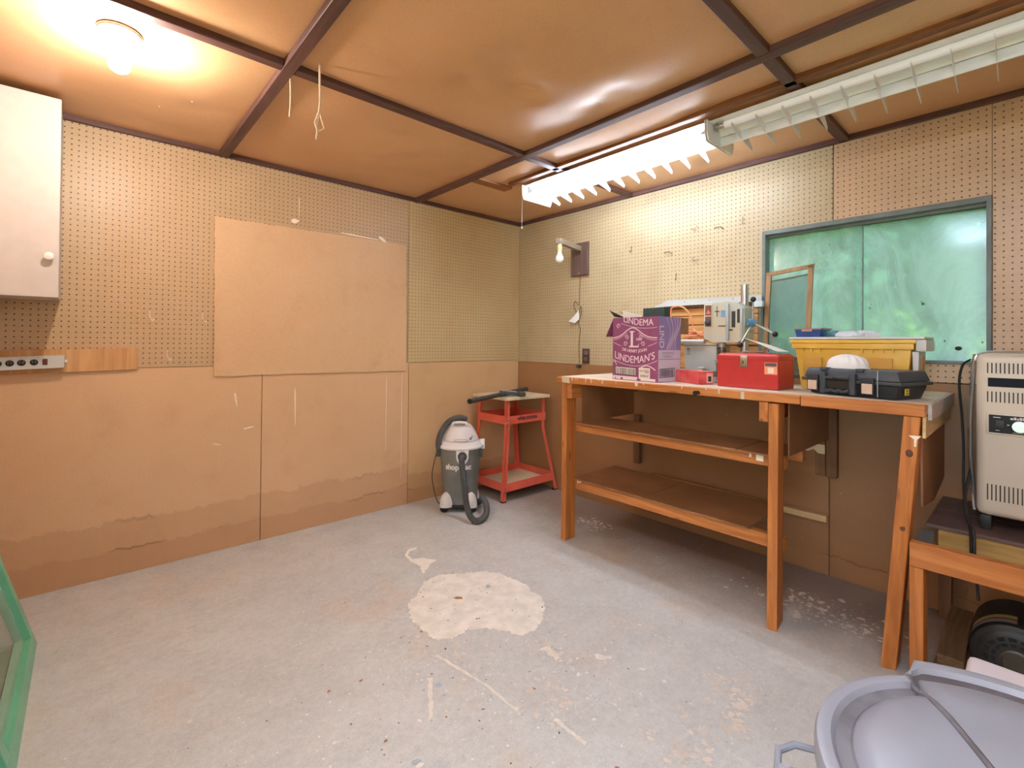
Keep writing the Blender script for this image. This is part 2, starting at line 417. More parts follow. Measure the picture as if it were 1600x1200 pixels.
# floor paint: the big worn patch, the splash by it, streaks, and the scatter of flecks
M_PATCH = mat('worn_cream_paint', 'dfdacd', .7, var=.07, scale=14, c2='ebe6da', bump=.2, bscale=60)
def jag(pts, amp, seed, z):
    rnd = random.Random(seed); out = []; n = len(pts)
    for i in range(n):
        a, c = Vector((*pts[i], z)), Vector((*pts[(i+1) % n], z)); m = max(2, int((c-a).length/.012))
        for q in range(m):
            p = a.lerp(c, q/m); out.append(p+Vector((rnd.uniform(-amp, amp), rnd.uniform(-amp, amp), 0)))
    return out
patch = [(-1.586, -1.053), (-1.506, -1.036), (-1.422, -1.084), (-1.296, -1.169), (-1.253, -1.223), (-1.243, -1.321), (-1.23, -1.393), (-1.255, -1.46), (-1.251, -1.519), (-1.289, -1.579), (-1.382, -1.656), (-1.443, -1.681), (-1.519, -1.683), (-1.554, -1.606), (-1.606, -1.539), (-1.659, -1.503), (-1.746, -1.51), (-1.803, -1.46), (-1.793, -1.354), (-1.799, -1.281), (-1.735, -1.165), (-1.689, -1.138)]
def flat(name, polys, m, kind=None):
    b = MB()
    for i, p in enumerate(polys): b.poly([(q[0], q[1], q[2]+(i % 97)*4e-6) for q in p])
    bmesh.ops.triangulate(b.bm, faces=b.bm.faces)
    for f in b.bm.faces:
        f.normal_update()
        if f.normal.z < 0: f.normal_flip()
    return build(name, b, m, floor, smooth=False, recalc=False, kind=kind)
flat('paint_patch', [jag(patch, .007, 1, .0012)], M_PATCH)
fun = [(-1.518, -.733), (-1.465, -.678), (-1.404, -.679), (-1.425, -.703), (-1.476, -.71), (-1.505, -.75), (-1.508, -.80), (-1.458, -.825), (-1.415, -.897), (-1.465, -.91), (-1.549, -.982), (-1.519, -.898), (-1.527, -.8)]
flat('paint_splash', [jag(fun, .004, 2, .0013)], mat('pale_paint', 'ece6da', .7, var=.05))
def streak(a, c, w, seed):
    a, c = Vector((*a, 0)), Vector((*c, 0)); d = (c-a).normalized(); s = Vector((-d.y, d.x, 0))*w/2
    return jag([tuple((a+s)[:2]), tuple((c+s*.6)[:2]), tuple((c-s*.6)[:2]), tuple((a-s)[:2])], min(w*.18, .006), seed, .0014)
flat('paint_streak', [streak((-1.842, -1.556), (-1.80, -1.80), .015, 4), streak((-1.80, -1.80), (-1.797, -1.95), .011, 5), streak((-1.925, -1.64), (-2.023, -1.80), .018, 6), streak((-1.73, -2.05), (-1.73, -2.17), .016, 7),
     streak((-1.503, -1.78), (-1.512, -1.87), .04, 12), streak((-1.40, -1.95), (-1.36, -1.99), .03, 13)], mat('chalky_paint', 'ddd6ca', .75, var=.1, scale=30), 'stuff')
rf = random.Random(11)
def blob(x, y, r, z):
    n = rf.randint(5, 8); el = rf.uniform(.7, 1.9); a0 = rf.uniform(0, 6); q = [r*rf.uniform(.55, 1.1) for _ in range(n)]
    return [(x+q[i]*(el*math.cos(2*PI*i/n)*math.cos(a0)-math.sin(2*PI*i/n)*math.sin(a0)), y+q[i]*(el*math.cos(2*PI*i/n)*math.sin(a0)+math.sin(2*PI*i/n)*math.cos(a0)), z) for i in range(n)]
def scatter(n, rmin, rmax, cx, cy, sx, sy, z):
    out = []
    while len(out) < n:
        x, y = rf.gauss(cx, sx), rf.gauss(cy, sy)
        if XW+.02 < x < -.02 and YB+.02 < y < -.02 and math.hypot(x-cx, y-cy) < 1.6: out.append(blob(x, y, rmin+(rmax-rmin)*rf.random()**3, z))
    return out
flat('paint_fleck', scatter(1300, .0008, .0045, -1.8, -1.8, .5, .5, .0016)+scatter(420, .001, .0045, -1.5, -1.6, .7, .8, .0016)+scatter(110, .003, .010, -1.75, -1.9, .4, .35, .0016), mat('white_fleck', 'ded6cb', .7, var=.05), 'stuff')
flat('worn_fleck', scatter(260, .003, .016, -.42, -2.42, .07, .15, .0015)+scatter(110, .002, .012, -.36, -1.12, .05, .07, .0015)+scatter(150, .002, .011, -1.16, -2.36, .06, .05, .0015)+scatter(150, .002, .011, -1.32, -2.43, .09, .03, .0015)+scatter(120, .002, .012, -1.55, -2.37, .06, .05, .0015)+scatter(80, .002, .008, -1.50, -1.82, .02, .05, .0015)+scatter(140, .002, .010, -1.68, -1.97, .05, .05, .0015)+scatter(120, .0015, .008, -1.80, -1.55, .05, .07, .0015)+scatter(60, .0015, .008, -1.36, -.80, .10, .06, .0015), mat('worn_fleck', 'd2c6b8', .75, var=.1), 'stuff')
flat('dark_fleck', scatter(420, .0008, .0038, -1.7, -1.7, .5, .45, .002)+scatter(70, .0015, .006, -1.5, -1.35, .15, .16, .002), mat('dark_fleck', '655c55', .7, var=.2), 'stuff')
flat('blue_fleck', scatter(26, .004, .014, -1.9, -1.95, .3, .28, .0018)+[blob(-1.38, -1.29, .022, .002)], mat('blue_fleck', 'a3b0b8', .7, var=.1), 'stuff')
flat('rust_fleck', scatter(16, .004, .012, -1.85, -1.75, .4, .4, .0019)+[blob(-1.55, -1.28, .015, .002)], mat('rust_fleck', 'a8714f', .7, var=.1), 'stuff')

# ------------------------------------------------------------------ window
M_ALU = mat('weathered_aluminium', '7d8885', .45, .6, var=.15)
M_JAMB = mat('grey_jamb', '6c7471', .6, .1, var=.15)
b = MB()
win = thing('window_1', None, None, (0, (WY0+WY1)/2, WZ0)); win['kind'] = 'structure'
b.box(-.006, .115, WY0, WY0+.016, WZ0, WZ1).box(-.006, .115, WY1-.016, WY1, WZ0, WZ1).box(-.006, .115, WY0+.016, WY1-.016, WZ1-.022, WZ1).box(-.006, .115, WY0+.016, WY1-.016, WZ0, WZ0+.012)
b.box(.03, .05, WY0+.016, WY1-.016, WZ1-.034, WZ1-.022).box(.074, .085, WY0+.016, WY1-.016, WZ1-.034, WZ1-.022)
build('window_frame', b, M_JAMB, win, smooth=False)
def glass_mat(name, tint, haze, dust):
    t = NT(name)
    tr = t.n('ShaderNodeBsdfRefraction'); tr.inputs['Color'].default_value = (*tint, 1); tr.inputs['Roughness'].default_value = .19; tr.inputs['IOR'].default_value = 1.12
    tl = t.n('ShaderNodeBsdfTranslucent'); tl.inputs['Color'].default_value = (*haze, 1)
    gl = t.n('ShaderNodeBsdfGlossy'); gl.inputs['Roughness'].default_value = .12; gl.inputs['Color'].default_value = (.9, .95, .95, 1)
    df = t.n('ShaderNodeBsdfDiffuse'); df.inputs['Color'].default_value = (*haze, 1)
    n = t.math('ADD', t.math('MULTIPLY', t.ramp(t.noise(3.5, 6, t.coord((1, 1, .6)), .65, .8), .3, .75), .45), dust)
    m0 = t.n('ShaderNodeMixShader'); m0.inputs[0].default_value = .3; t.l(tl.outputs[0], m0.inputs[1]); t.l(df.outputs[0], m0.inputs[2])
    m1 = t.n('ShaderNodeMixShader'); t.l(n, m1.inputs[0]); t.l(tr.outputs[0], m1.inputs[1]); t.l(m0.outputs[0], m1.inputs[2])
    m2 = t.n('ShaderNodeMixShader'); m2.inputs[0].default_value = .04; t.l(m1.outputs[0], m2.inputs[1]); t.l(gl.outputs[0], m2.inputs[2])
    vo = t.n('ShaderNodeTexVoronoi'); vo.inputs['Scale'].default_value = 16; t.l(t.coord((1, 1, .7)), vo.inputs['Vector'])
    speck = t.math('MULTIPLY', t.ramp(vo.outputs['Distance'], .06, .04), t.ramp(t.noise(4, 3), .5, .58))
    dk = t.n('ShaderNodeBsdfDiffuse'); dk.inputs['Color'].default_value = (.02, .03, .02, 1)
    m3 = t.n('ShaderNodeMixShader'); t.l(speck, m3.inputs[0]); t.l(m2.outputs[0], m3.inputs[1]); t.l(dk.outputs[0], m3.inputs[2])
    t.l(m3.outputs[0], t.out.inputs[0]); return t.m
M_PANE = glass_mat('dusty_pane', (.80, .97, .90), (.44, .57, .56), .22)
YM = -2.44
build('pane', MB().box(.058, .061, YM-.03, WY1-.016, WZ0+.012, WZ1-.03), M_PANE, win, smooth=False)
build('pane', MB().box(.078, .081, WY0+.016, YM, WZ0+.012, WZ1-.03), M_PANE, win, smooth=False)
build('pane_edge', MB().box(.055, .058, YM-.034, YM-.028, WZ0+.012, WZ1-.03), M_JAMB, win, smooth=False)
b = MB()
for y, z, r in [(-2.70, 1.37, .006), (-2.695, 1.38, .003), (-2.5, 1.36, .004), (-2.82, 1.165, .012), (-2.30, 1.66, .003), (-2.33, 1.70, .003)]: b.sphere((.056, y, z), r, (.2, 1, .8), 8, 6)
build('speck', b, mat('dark_speck', '26302a', .8), win, kind='stuff')

# ------------------------------------------------------------------ outside: lawn, trees
M_LAWN = mat('lawn_green', '7f9f4c', .9, var=.25, scale=3, c2='a9bb62')
lawn = tag(build('ground', MB().box(.2, 22, -16, 12, -.4, -.3).box(-16, .2, -16, YB-.2, -.4, -.3).box(-16, XW-.2, YB-.2, 12, -.4, -.3), M_LAWN, smooth=False), kind='structure')
rh = random.Random(8)
hh = [[rh.uniform(-.5, .5) for _ in range(41)] for _ in range(13)]
tag(build('hill', MB().grid(lambda u, v: Vector((17+14*u, -26+52*v, -.5+13*u**.7+hh[int(round(u*12))][int(round(v*40))]*(1.5 if u > 0 else 0))), 12, 40), mat('forest_green', '35583f', .9, var=.35, scale=1.5, c2='5b8058'), smooth=False), kind='structure')
M_LEAF = mat('leaf_green', '3f6b48', .7, var=.3, scale=4, c2='5f8a66'); M_LEAF2 = mat('leaf_light', '6f9440', .7, var=.25, scale=4, c2='92ab55')
M_BARK = mat('bark', '54483c', .9, var=.25)
def tree(x, y, h, r, z0, m, label, n=1500, seed=0, ls=.24):
    rnd = random.Random(seed)
    t = thing('tree', label, 'tree', (x, y, -.3), 0, 'trees outside the window')
    build('trunk', MB().tube([(x, y, -.3), (x+.1, y+.05, h*.5), (x, y, h*.9)], .09, 8, r_end=.03), M_BARK, t)
    b = MB()
    for i in range(n):
        while True:
            q = Vector((rnd.uniform(-1, 1), rnd.uniform(-1, 1), rnd.uniform(-1, 1)))
            if .25 < q.length < 1: break
        c = Vector((x+q.x*r, y+q.y*r, z0+(h-z0)*(.5+.5*q.z)))
        R = Euler((rnd.uniform(-1, 1), rnd.uniform(-1, 1), rnd.uniform(0, 6))).to_matrix(); s = ls*rnd.uniform(.5, 1.1)
        b.poly([c+R @ Vector(v)*s for v in ((-.5, 0, 0), (0, -.28, .06), (.5, 0, 0), (0, .28, .06))])
    build('foliage', b, m, t, smooth=False, recalc=False, kind='stuff')
rows = [(6.0, -3.2, 5, 1.1, .5, 'front row, rightmost tree seen hazily through the dusty window'), (6.0, -.9, 5.4, 1.1, .5, 'front row, middle tree seen hazily through the dusty window'), (6.0, 1.4, 5, 1.1, .5, 'front row, leftmost tree seen hazily through the dusty window'),
        (9.5, -4.6, 7.5, 1.05, .4, 'second row, first tree from the right beyond the dusty window'), (9.5, -2.0, 7.8, 1.05, .4, 'second row, second tree from the right beyond the dusty window'), (9.5, .6, 7.5, 1.05, .4, 'second row, third tree from the right beyond the dusty window'), (9.5, 3.2, 7.6, 1.05, .4, 'second row, leftmost tree beyond the dusty window'),
        (13.5, -6.0, 11, 1.6, .3, 'back row, rightmost tall tree beyond the dusty window'), (13.5, -2.2, 11.5, 1.6, .3, 'back row, second tall tree from the right beyond the dusty window'), (13.5, 1.4, 11, 1.7, .3, 'back row, third tall tree from the right beyond the dusty window'), (13.5, 4.9, 11.3, 1.7, .3, 'back row, leftmost tall tree beyond the dusty window')]
for i, (x, y, h, r, z0, lab) in enumerate(rows): tree(x, y, h, r, z0, M_LEAF, lab, seed=i, n=3000, ls=.2+.024*x)
for i, (y, h, lab) in enumerate([(-2.95, 1.45, 'rightmost light green bush close beyond the dusty window'), (-2.0, 1.60, 'second light green bush from the right beyond the dusty window'), (-1.05, 1.5, 'third light green bush from the right beyond the dusty window'), (-.1, 1.55, 'leftmost light green bush close beyond the dusty window')]):
    tree(3.7, y, h, .44, -.3, M_LEAF2, lab, seed=20+i, n=1500, ls=.12)

# ------------------------------------------------------------------ lamps
M_WHITE = mat('white_enamel', 'eff0ee', .35, var=.03)
M_FIN = mat('louvre_white', 'e4e6e6', .4, var=.05)
M_TUBE_ON = emit('lit_tube', 'e4eeff', TUBE_E)
M_TUBE_FILL = emit('fill_tube_cool', 'd6e5ff', TUBE_FILL)  # tubes of the added fill fixture by the side wall
M_TUBE_FILL_DIM = emit('fill_tube_dim', 'd6e5ff', 14.0)  # weaker tubes of the other added fill fixture
M_TUBE_OFF = mat('unlit_tube', 'f6f8fa', .25, var=.02)
M_METAL = mat('bright_steel', 'b9b9b5', .3, .9, var=.1)
def fluorescent(y0, y1, lit, label, xc=-.605):
    t = thing('fluorescent_fixture', label, 'ceiling light', (xc, (y0+y1)/2, 2.10), 0, 'fluorescent fixtures')
    b = MB().hexa([Vector(p) for p in ((xc-.125, y0, 2.191), (xc+.125, y0, 2.191), (xc+.125, y1, 2.191), (xc-.125, y1, 2.191), (xc-.06, y0, 2.2015), (xc+.06, y0, 2.2015), (xc+.06, y1, 2.2015), (xc-.06, y1, 2.2015))])
    b.prism([(xc-.03, y0, 2.191), (xc+.03, y0, 2.191), (xc, y0, 2.155)], (0, y1-y0, 0))
    build('housing', b, M_WHITE, t, smooth=False)
    for s in (-1, 1):
        x = xc+s*.073
        build('tube', MB().cyl((x, y0+.055, 2.174), (x, y1-.055, 2.174), .0165, n=14), lit or M_TUBE_OFF, t)
        for ya, yb in ((y0+.012, y0+.055), (y1-.055, y1-.012)):
            h = build('tube_socket', MB().cyl((x, ya, 2.174), (x, yb, 2.174), .011, n=10).box(x-.012, x+.012, ya if ya < y0+.1 else yb-.008, ya+.008 if ya < y0+.1 else yb, 2.158, 2.191), M_METAL, t)
    for y in (y0, y1):
        yy = (y, y+.004) if y == y0 else (y-.004, y)
        build('end_plate', MB().prism([(xc-.14, yy[0], 2.196), (xc-.138, yy[0], 2.135), (xc-.125, yy[0], 2.103), (xc+.125, yy[0], 2.103), (xc+.138, yy[0], 2.135), (xc+.14, yy[0], 2.196)], (0, yy[1]-yy[0], 0)), M_FIN, t, smooth=False)
    build('louvre_blade', MB().box(xc-.003, xc+.003, y0+.004, y1-.004, 2.110, 2.150), M_FIN, t, smooth=False)
    n = 11
    for i in range(1, n+1):
        y = y0+(y1-y0)*i/(n+1)
        for s in (-1, 1):
            build('louvre_fin', MB().prism([(xc-.003, y, 2.150), (xc-.003, y, 2.111), (xc-.115, y, 2.134), (xc-.119, y, 2.142), (xc-.118, y, 2.157), (xc-.09, y, 2.156)] if s < 0 else [(xc+.003, y, 2.150), (xc+.003, y, 2.112), (xc+.100, y, 2.092), (xc+.114, y, 2.090), (xc+.118, y, 2.106), (xc+.07, y, 2.140)], (0, .0018, 0)), M_FIN, t, smooth=False)
    return t
f1 = fluorescent(-2.042, -.822, M_TUBE_ON, 'lit fluorescent fixture with white louvre, nearer the room corner')
f2 = fluorescent(-3.272, -2.048, None, 'unlit white fluorescent fixture with louvre, running out of frame')
b = MB().tube([(-.72, -.80, 2.14), (-.722, -.80, 1.93)], .0012, 5); b.sphere((-.722, -.80, 1.925), .004, (1, 1, 1.6), 8, 6)
build('pull_string', b, mat('cotton_string', 'efe8dc', .8), f1)

f3 = fluorescent(-3.70, -2.48, M_TUBE_FILL_DIM, 'added unseen fill-light fluorescent fixture above and behind the garbage can', -2.40)  # out of view, added as fill light
f4 = fluorescent(-3.70, -2.48, M_TUBE_FILL, 'added unseen fill-light fluorescent fixture by the side wall, near the door opening', -2.98)  # second unseen fixture, added to brighten the left wall and floor
M_PORC = mat('porcelain', 'e9e2da', .3, var=.03)
M_GLOW = emit('lit_bulb', 'fff7ee', BULB_E)
M_BULB = mat('frosted_bulb', 'efece6', .25, var=.02)
M_BRASS = mat('screw_cap', 'b5a98a', .35, .8)
BULBP = [(.0, -.062), (.012, -.061), (.024, -.053), (.030, -.040), (.031, -.030), (.028, -.016), (.020, 0), (.015, .014), (.0135, .026)]
bx, by = -2.757, -.972
t = thing('bulb_holder', 'white porcelain ceiling bulb holder above the left wall, bulb lit', 'ceiling light', (bx, by, 2.212))
build('canopy', MB().lathe([(.057, 2.212), (.058, 2.204), (.054, 2.198), (.030, 2.190), (.022, 2.178), (.021, 2.165)], Matrix.Translation((bx, by, 0))), M_PORC, t)
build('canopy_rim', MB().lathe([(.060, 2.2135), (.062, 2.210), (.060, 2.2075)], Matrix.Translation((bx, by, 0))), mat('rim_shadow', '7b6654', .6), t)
build('bulb', MB().lathe(BULBP, Matrix.Translation((bx, by, 2.137))), M_GLOW, t)
for s in (-1, 1): build('screw', MB().sphere((bx+s*.04, by, 2.197), .004, (1, 1, .5), 8, 5), M_METAL, t)

# wall lamp on its board, right wall
M_DKWOOD = wood('stained_lamp_board', '5a453c', '735c51', 'z', .55, knots=False)
M_ARM = wood('grey_arm_wood', '8a7c6c', 'a3937f', 'x', .6, knots=False)
t = thing('wall_lamp', 'homemade wooden bracket wall lamp with unlit bulb left of window', 'wall lamp', (0, -.695, 1.695))
build('backboard', MB().box(-.02, 0, -.782, -.612, 1.695, 1.947, .002, 1), M_DKWOOD, t, smooth=False)
build('arm', MB().beam((-.02, -.700, 1.900), (-.285, -.718, 1.922), .038, .038, bev=.002), M_ARM, t, smooth=False)
sk = build('lamp_socket', MB().cyl((-.262, -.716, 1.902), (-.262, -.716, 1.842), .017, n=14).cyl((-.262, -.716, 1.885), (-.262, -.716, 1.868), .019, n=14), mat('cream_socket', 'd9cf9e', .4), t)
build('bulb', MB().lathe(BULBP, Matrix.Translation((-.262, -.716, 1.822))), M_BULB, t)
for z in (1.715, 1.925): build('screw', MB().sphere((-.021, -.697, z), .006, (.5, 1, 1), 8, 6), M_METAL, t)
M_CORD_BR = mat('brown_cord', '6a4d34', .6); M_BLACK = mat('black_rubber', '1d1c1b', .5, var=.15)
build('cord', MB().tube(spline([(-.005, -.697, 1.70), (-.006, -.694, 1.58), (-.008, -.690, 1.47), (-.02, -.665, 1.50), (-.02, -.650, 1.46), (-.015, -.69, 1.40), (-.02, -.715, 1.46), (-.02, -.725, 1.41), (-.01, -.69, 1.33), (-.01, -.705, 1.28), (-.008, -.694, 1.18), (-.006, -.697, 1.02)]), .0028, 6), M_CORD_BR, t)
build('cord_tag', MB().prism([(-.022, -.672, 1.40), (-.022, -.60, 1.345), (-.022, -.66, 1.33), (-.022, -.705, 1.36), (-.022, -.70, 1.43)], (.001, .003, 0)), M_WHITE, t, smooth=False)
pl = build('plug', MB().box(-.03, -.001, -.713, -.683, .985, 1.01, .004), mat('dark_plug', '3a3230', .5), t)

t = thing('wall_outlet', 'dark brown electrical outlet plate on the right wall beside the hanging cord', 'outlet', (0, -.757, 1.02))
M_BAKE = mat('brown_bakelite', '4a3a31', .35)
build('cover_plate', MB().box(-.006, 0, -.793, -.722, 1.02, 1.135, .003), M_BAKE, t)
for z in (1.053, 1.102):
    o = build('receptacle', MB().lathe([(.017, 0), (.017, .003), (.015, .004)], Matrix.Translation((-.006, -.757, z)) @ Matrix.Rotation(-PI/2, 4, 'Y'), 18), mat('receptacle_face', '6a574a', .4), t)
    b = MB()
    for dy in (-.006, .006): b.box(-.0112, -.0098, -.757+dy-.001, -.757+dy+.001, z-.004, z+.005)
    build('slot', b, M_BLACK, o, smooth=False)

# ------------------------------------------------------------------ left wall: cabinet, strips, sheet, hooks
M_CAB = mat('white_melamine', 'c3bdb7', .45, var=.03, scale=20)
M_CABIN = mat('cabinet_underside', 'c9b8a5', .6)
t = thing('wall_cabinet', 'white wall cabinet with round white knob at the left edge', 'cabinet', ((XW-2.92)/2, -.15, 1.345))
build('carcass', MB().box(XW+.002, -2.921, -.282, -.002, 1.347, 2.186, .001, 1), M_CAB, t, smooth=False)
d = build('door', MB().box(XW+.004, -2.918, -.302, -.284, 1.343, 2.180, .002, 1), M_CAB, t, smooth=False)
build('knob', MB().lathe([(.009, 0), (.008, .012), (.015, .018), (.0175, .024), (.015, .031), (.006, .034)], Matrix.Translation((-2.948, -.302, 1.512)) @ Matrix.Rotation(PI/2, 4, 'X'), 20), M_PORC, d)
M_VENEER = wood('veneer_strip', 'b98654', 'd3a673', 'z', .45, .8, knots=False)
single('backing_strip', MB().hexa([Vector(p) for p in ((XW+.002, -.018, 1.007), (-2.634, -.018, 1.022), (-2.634, -.0005, 1.022), (XW+.002, -.0005, 1.007), (XW+.002, -.018, 1.113), (-2.634, -.018, 1.131), (-2.634, -.0005, 1.131), (XW+.002, -.0005, 1.113))], .001, 1), M_VENEER,
       'wood veneer strip on the left wall behind the power strip', 'board', smooth=False)
M_PSTRIP = mat('pale_grey_steel', 'c3c7c3', .4, .1, var=.03)
t = thing('power_strip', 'pale grey metal power strip with black sockets on the left wall', 'power strip', (-3.06, -.04, 1.03))
build('casing', MB().hexa([Vector(p) for p in ((XW+.01, -.058, 1.026), (-2.902, -.058, 1.038), (-2.902, -.019, 1.038), (XW+.01, -.019, 1.026), (XW+.01, -.058, 1.085), (-2.902, -.058, 1.097), (-2.902, -.019, 1.097), (XW+.01, -.019, 1.085))], .002, 1), M_PSTRIP, t)
for x, z in ((-3.148, 1.0590), (-3.112, 1.0605), (-3.076, 1.062), (-3.040, 1.0635), (-3.001, 1.065)):
    o = build('socket', MB().lathe([(.0135, 0), (.0135, .002), (.012, .003)], Matrix.Translation((x, -.058, z)) @ Matrix.Rotation(PI/2, 4, 'X'), 18), M_BLACK, t)
    b = MB()
    for dx in (-.005, .005): b.box(x+dx-.001, x+dx+.001, -.0625, -.0608, z-.002, z+.006)
    build('slot', b, mat('socket_slot', '8d8d8a', .4, .5), o, smooth=False)
sw = build('switch', MB().box(-2.974, -2.958, -.0615, -.058, 1.053, 1.080, .001, 1), mat('switch_bezel', '4a2a1c', .35), t, smooth=False)
build('rocker', MB().hexa([Vector(p) for p in ((-2.971, -.063, 1.057), (-2.961, -.063, 1.057), (-2.961, -.060, 1.057), (-2.971, -.060, 1.057), (-2.971, -.066, 1.076), (-2.961, -.066, 1.076), (-2.961, -.060, 1.076), (-2.971, -.060, 1.076))]), mat('red_rocker', '7d2f22', .3), sw, smooth=False)
build('mounting_tab', MB().box(-2.902, -2.894, -.03, -.019, 1.062, 1.074, .001, 1), M_WHITE, t, smooth=False)

b = MB(); rj = random.Random(5); pts = []
for (a, c) in (((-2.309, 1.859), (-2.301, .972)), ((-2.301, .972), (-1.112, .966)), ((-1.112, .966), (-1.121, 1.868)), ((-1.121, 1.868), (-2.309, 1.859))):
    n = 26
    for i in range(n): pts.append((a[0]+(c[0]-a[0])*i/n+rj.uniform(-.0025, .0025), -.0095, a[1]+(c[1]-a[1])*i/n+rj.uniform(-.0025, .0025)))
single('patch_sheet', b.prism([(p_[0], -.0105, p_[2]) for p_ in pts], (0, .0085, 0)), M_BOARD, 'large tan hardboard sheet nailed over the left pegboard', 'board', smooth=False)

M_WIRE = mat('galvanised_wire', 'b9b1a2', .35, .7); M_WIREW = mat('white_plastic_hook', 'e2cfc4', .5); M_WIRED = mat('dark_wire', '6f6556', .45, .6)
def hook(pts, m, label, r=.0022):
    return single('peg_hook', MB().tube(pts, r, 6), m, label, 'hook', 'hooks in the pegboard')
def hl(x, z, m, label, s=1):
    return hook([(x, .004, z+.032), (x, -.006, z+.032), (x, -.007, z), (x+.006*s, -.03, z-.014), (x+.010*s, -.036, z-.018), (x+.014*s, -.036, z-.006)], m, label)
hl(-2.588, 1.285, M_WIREW, 'white peg hook on left wall, below and right of cabinet')
hl(-2.359, 1.285, M_WIREW, 'peg hook on left wall just left of the hardboard sheet')
hl(-2.513, 1.082, M_WIREW, 'lowest peg hook on left wall, right of the veneer strip')
def hr(y, z, m, label, shape):
    S_ = {'v': [(.004, y+.02, z+.02), (-.012, y+.018, z+.018), (-.02, y-.012, z-.004), (-.012, y-.014, z+.026), (.004, y-.014, z+.026)],
          's': [(.004, y+.02, z+.01), (-.03, y, z), (-.06, y-.01, z-.004), (-.064, y-.012, z+.012)],
          'd': [(.004, y+.035, z+.004), (-.02, y+.02, z), (-.03, y-.02, z-.002), (-.02, y-.024, z-.012), (.004, y-.024, z-.01)],
          'u': [(.004, y, z+.03), (-.008, y, z+.03), (-.010, y, z-.012), (-.03, y-.01, z-.018), (-.05, y-.016, z-.01)],
          'l': [(.004, y+.03, z+.022), (-.008, y+.03, z+.02), (-.010, y+.028, z), (-.03, y-.02, z-.004), (-.04, y-.035, z-.002)]}[shape]
    return hook(S_, m, label)
hr(-1.619, 1.885, M_WIRE, 'bright v-shaped peg hook in the upper row, leftmost of three', 'v')
hr(-1.775, 1.878, M_WIRED, 'dark double-prong peg hook, middle of the upper row of three', 'd')
hr(-1.911, 1.885, M_WIRE, 'bright upright peg hook in the upper row, nearest the window', 'u')
hr(-1.156, 1.825, M_WIRED, 'small dark peg hook, first to the right of the wall lamp', 'u')
hr(-1.290, 1.800, M_WIRE, 'thin v-shaped peg hook, second to the right of the wall lamp', 'v')
hr(-1.440, 1.775, M_WIRED, 'dark double-prong peg hook in the middle of the right pegboard', 'd')
hr(-1.637, 1.700, M_WIRE, 'long curved peg hook below the upper row of three', 'l')
hr(-1.496, 1.600, M_WIRED, 'lowest small peg hook, above the aluminium-topped rack', 'u')

# ------------------------------------------------------------------ cobweb strings from the ceiling
M_WEB = mat('dusty_web', 'd9bfa2', .9)
single('cobweb', MB().tube(spline([(-2.189, -1.25, 2.212), (-2.189, -1.25, 2.16), (-2.187, -1.25, 2.08), (-2.19, -1.25, 2.035)]), .004, 7, r_end=.0035).tube([(-2.19, -1.25, 2.035), (-2.206, -1.252, 1.985), (-2.196, -1.25, 1.96), (-2.20, -1.25, 1.925)], .003, 6).tube([(-2.19, -1.25, 2.035), (-2.170, -1.249, 1.975), (-2.194, -1.25, 1.955), (-2.20, -1.25, 1.925)], .003, 6)
       .poly([(-2.19, -1.25, 2.03), (-2.206, -1.252, 1.985), (-2.196, -1.25, 1.962)]), M_WEB, 'long dusty cobweb strand with a loop hanging at the ceiling batten crossing', 'cobweb')
single('cobweb', MB().tube(spline([(-2.249, -1.1, 2.205), (-2.247, -1.1, 2.146), (-2.247, -1.1, 2.10), (-2.250, -1.1, 2.045)]), .003, 6), M_WEB, 'short dusty cobweb strand hanging left of the long looped one', 'cobweb')

# ------------------------------------------------------------------ workbench
M_FIR = wood('orange_fir_x', 'a5622f', 'c98449', 'x', .55); M_FIRY = wood('orange_fir_y', 'a9652f', 'cd884c', 'y', .55); M_FIRZ = wood('orange_fir_z', 'a5612c', 'c98243', 'z', .55)
M_PALE = wood('pale_pine', 'c2a272', 'dcc090', 'y', .6)
M_TOP = wood('worn_bench_top', 'cbb9a2', 'e4d7c4', 'y', .6, knots=False)
M_TOPE = wood('painted_top_end', 'a79f98', 'c2bab2', 'y', .6, knots=False)
M_SHELF = mat('shelf_hardboard', '8a5f3c', .5, var=.12, scale=4, c2='9b6d47'); M_OLDW = wood('old_brown_wood', '6b4c33', '866243', 'z', .7)
BT = .972; BX = -.705; Y0B, Y1B = -2.80, -1.105
t = thing('workbench', 'long wooden workbench of orange lumber under the window, two shelves below', 'workbench', (-.36, -1.95, 0))
edges = [-.703, -.665, -.535, -.405, -.272, -.138, -.004]
for i in range(1, 6):
    build('top_board', MB().box(edges[i]+.001, edges[i+1]-.001, Y0B, Y1B, BT-.036, BT-random.uniform(0, .0015), .002, 1), M_TOP, t, smooth=False)
rail = MB().box(-.705, -.665, -2.42, Y1B, .935, BT-.002, .002, 1)
build('front_rail', rail, M_FIRY, t, smooth=False)
build('front_rail', MB().box(-.707, -.665, Y0B, -2.423, .930, BT-.001, .002, 1), M_FIRY, t, smooth=False)
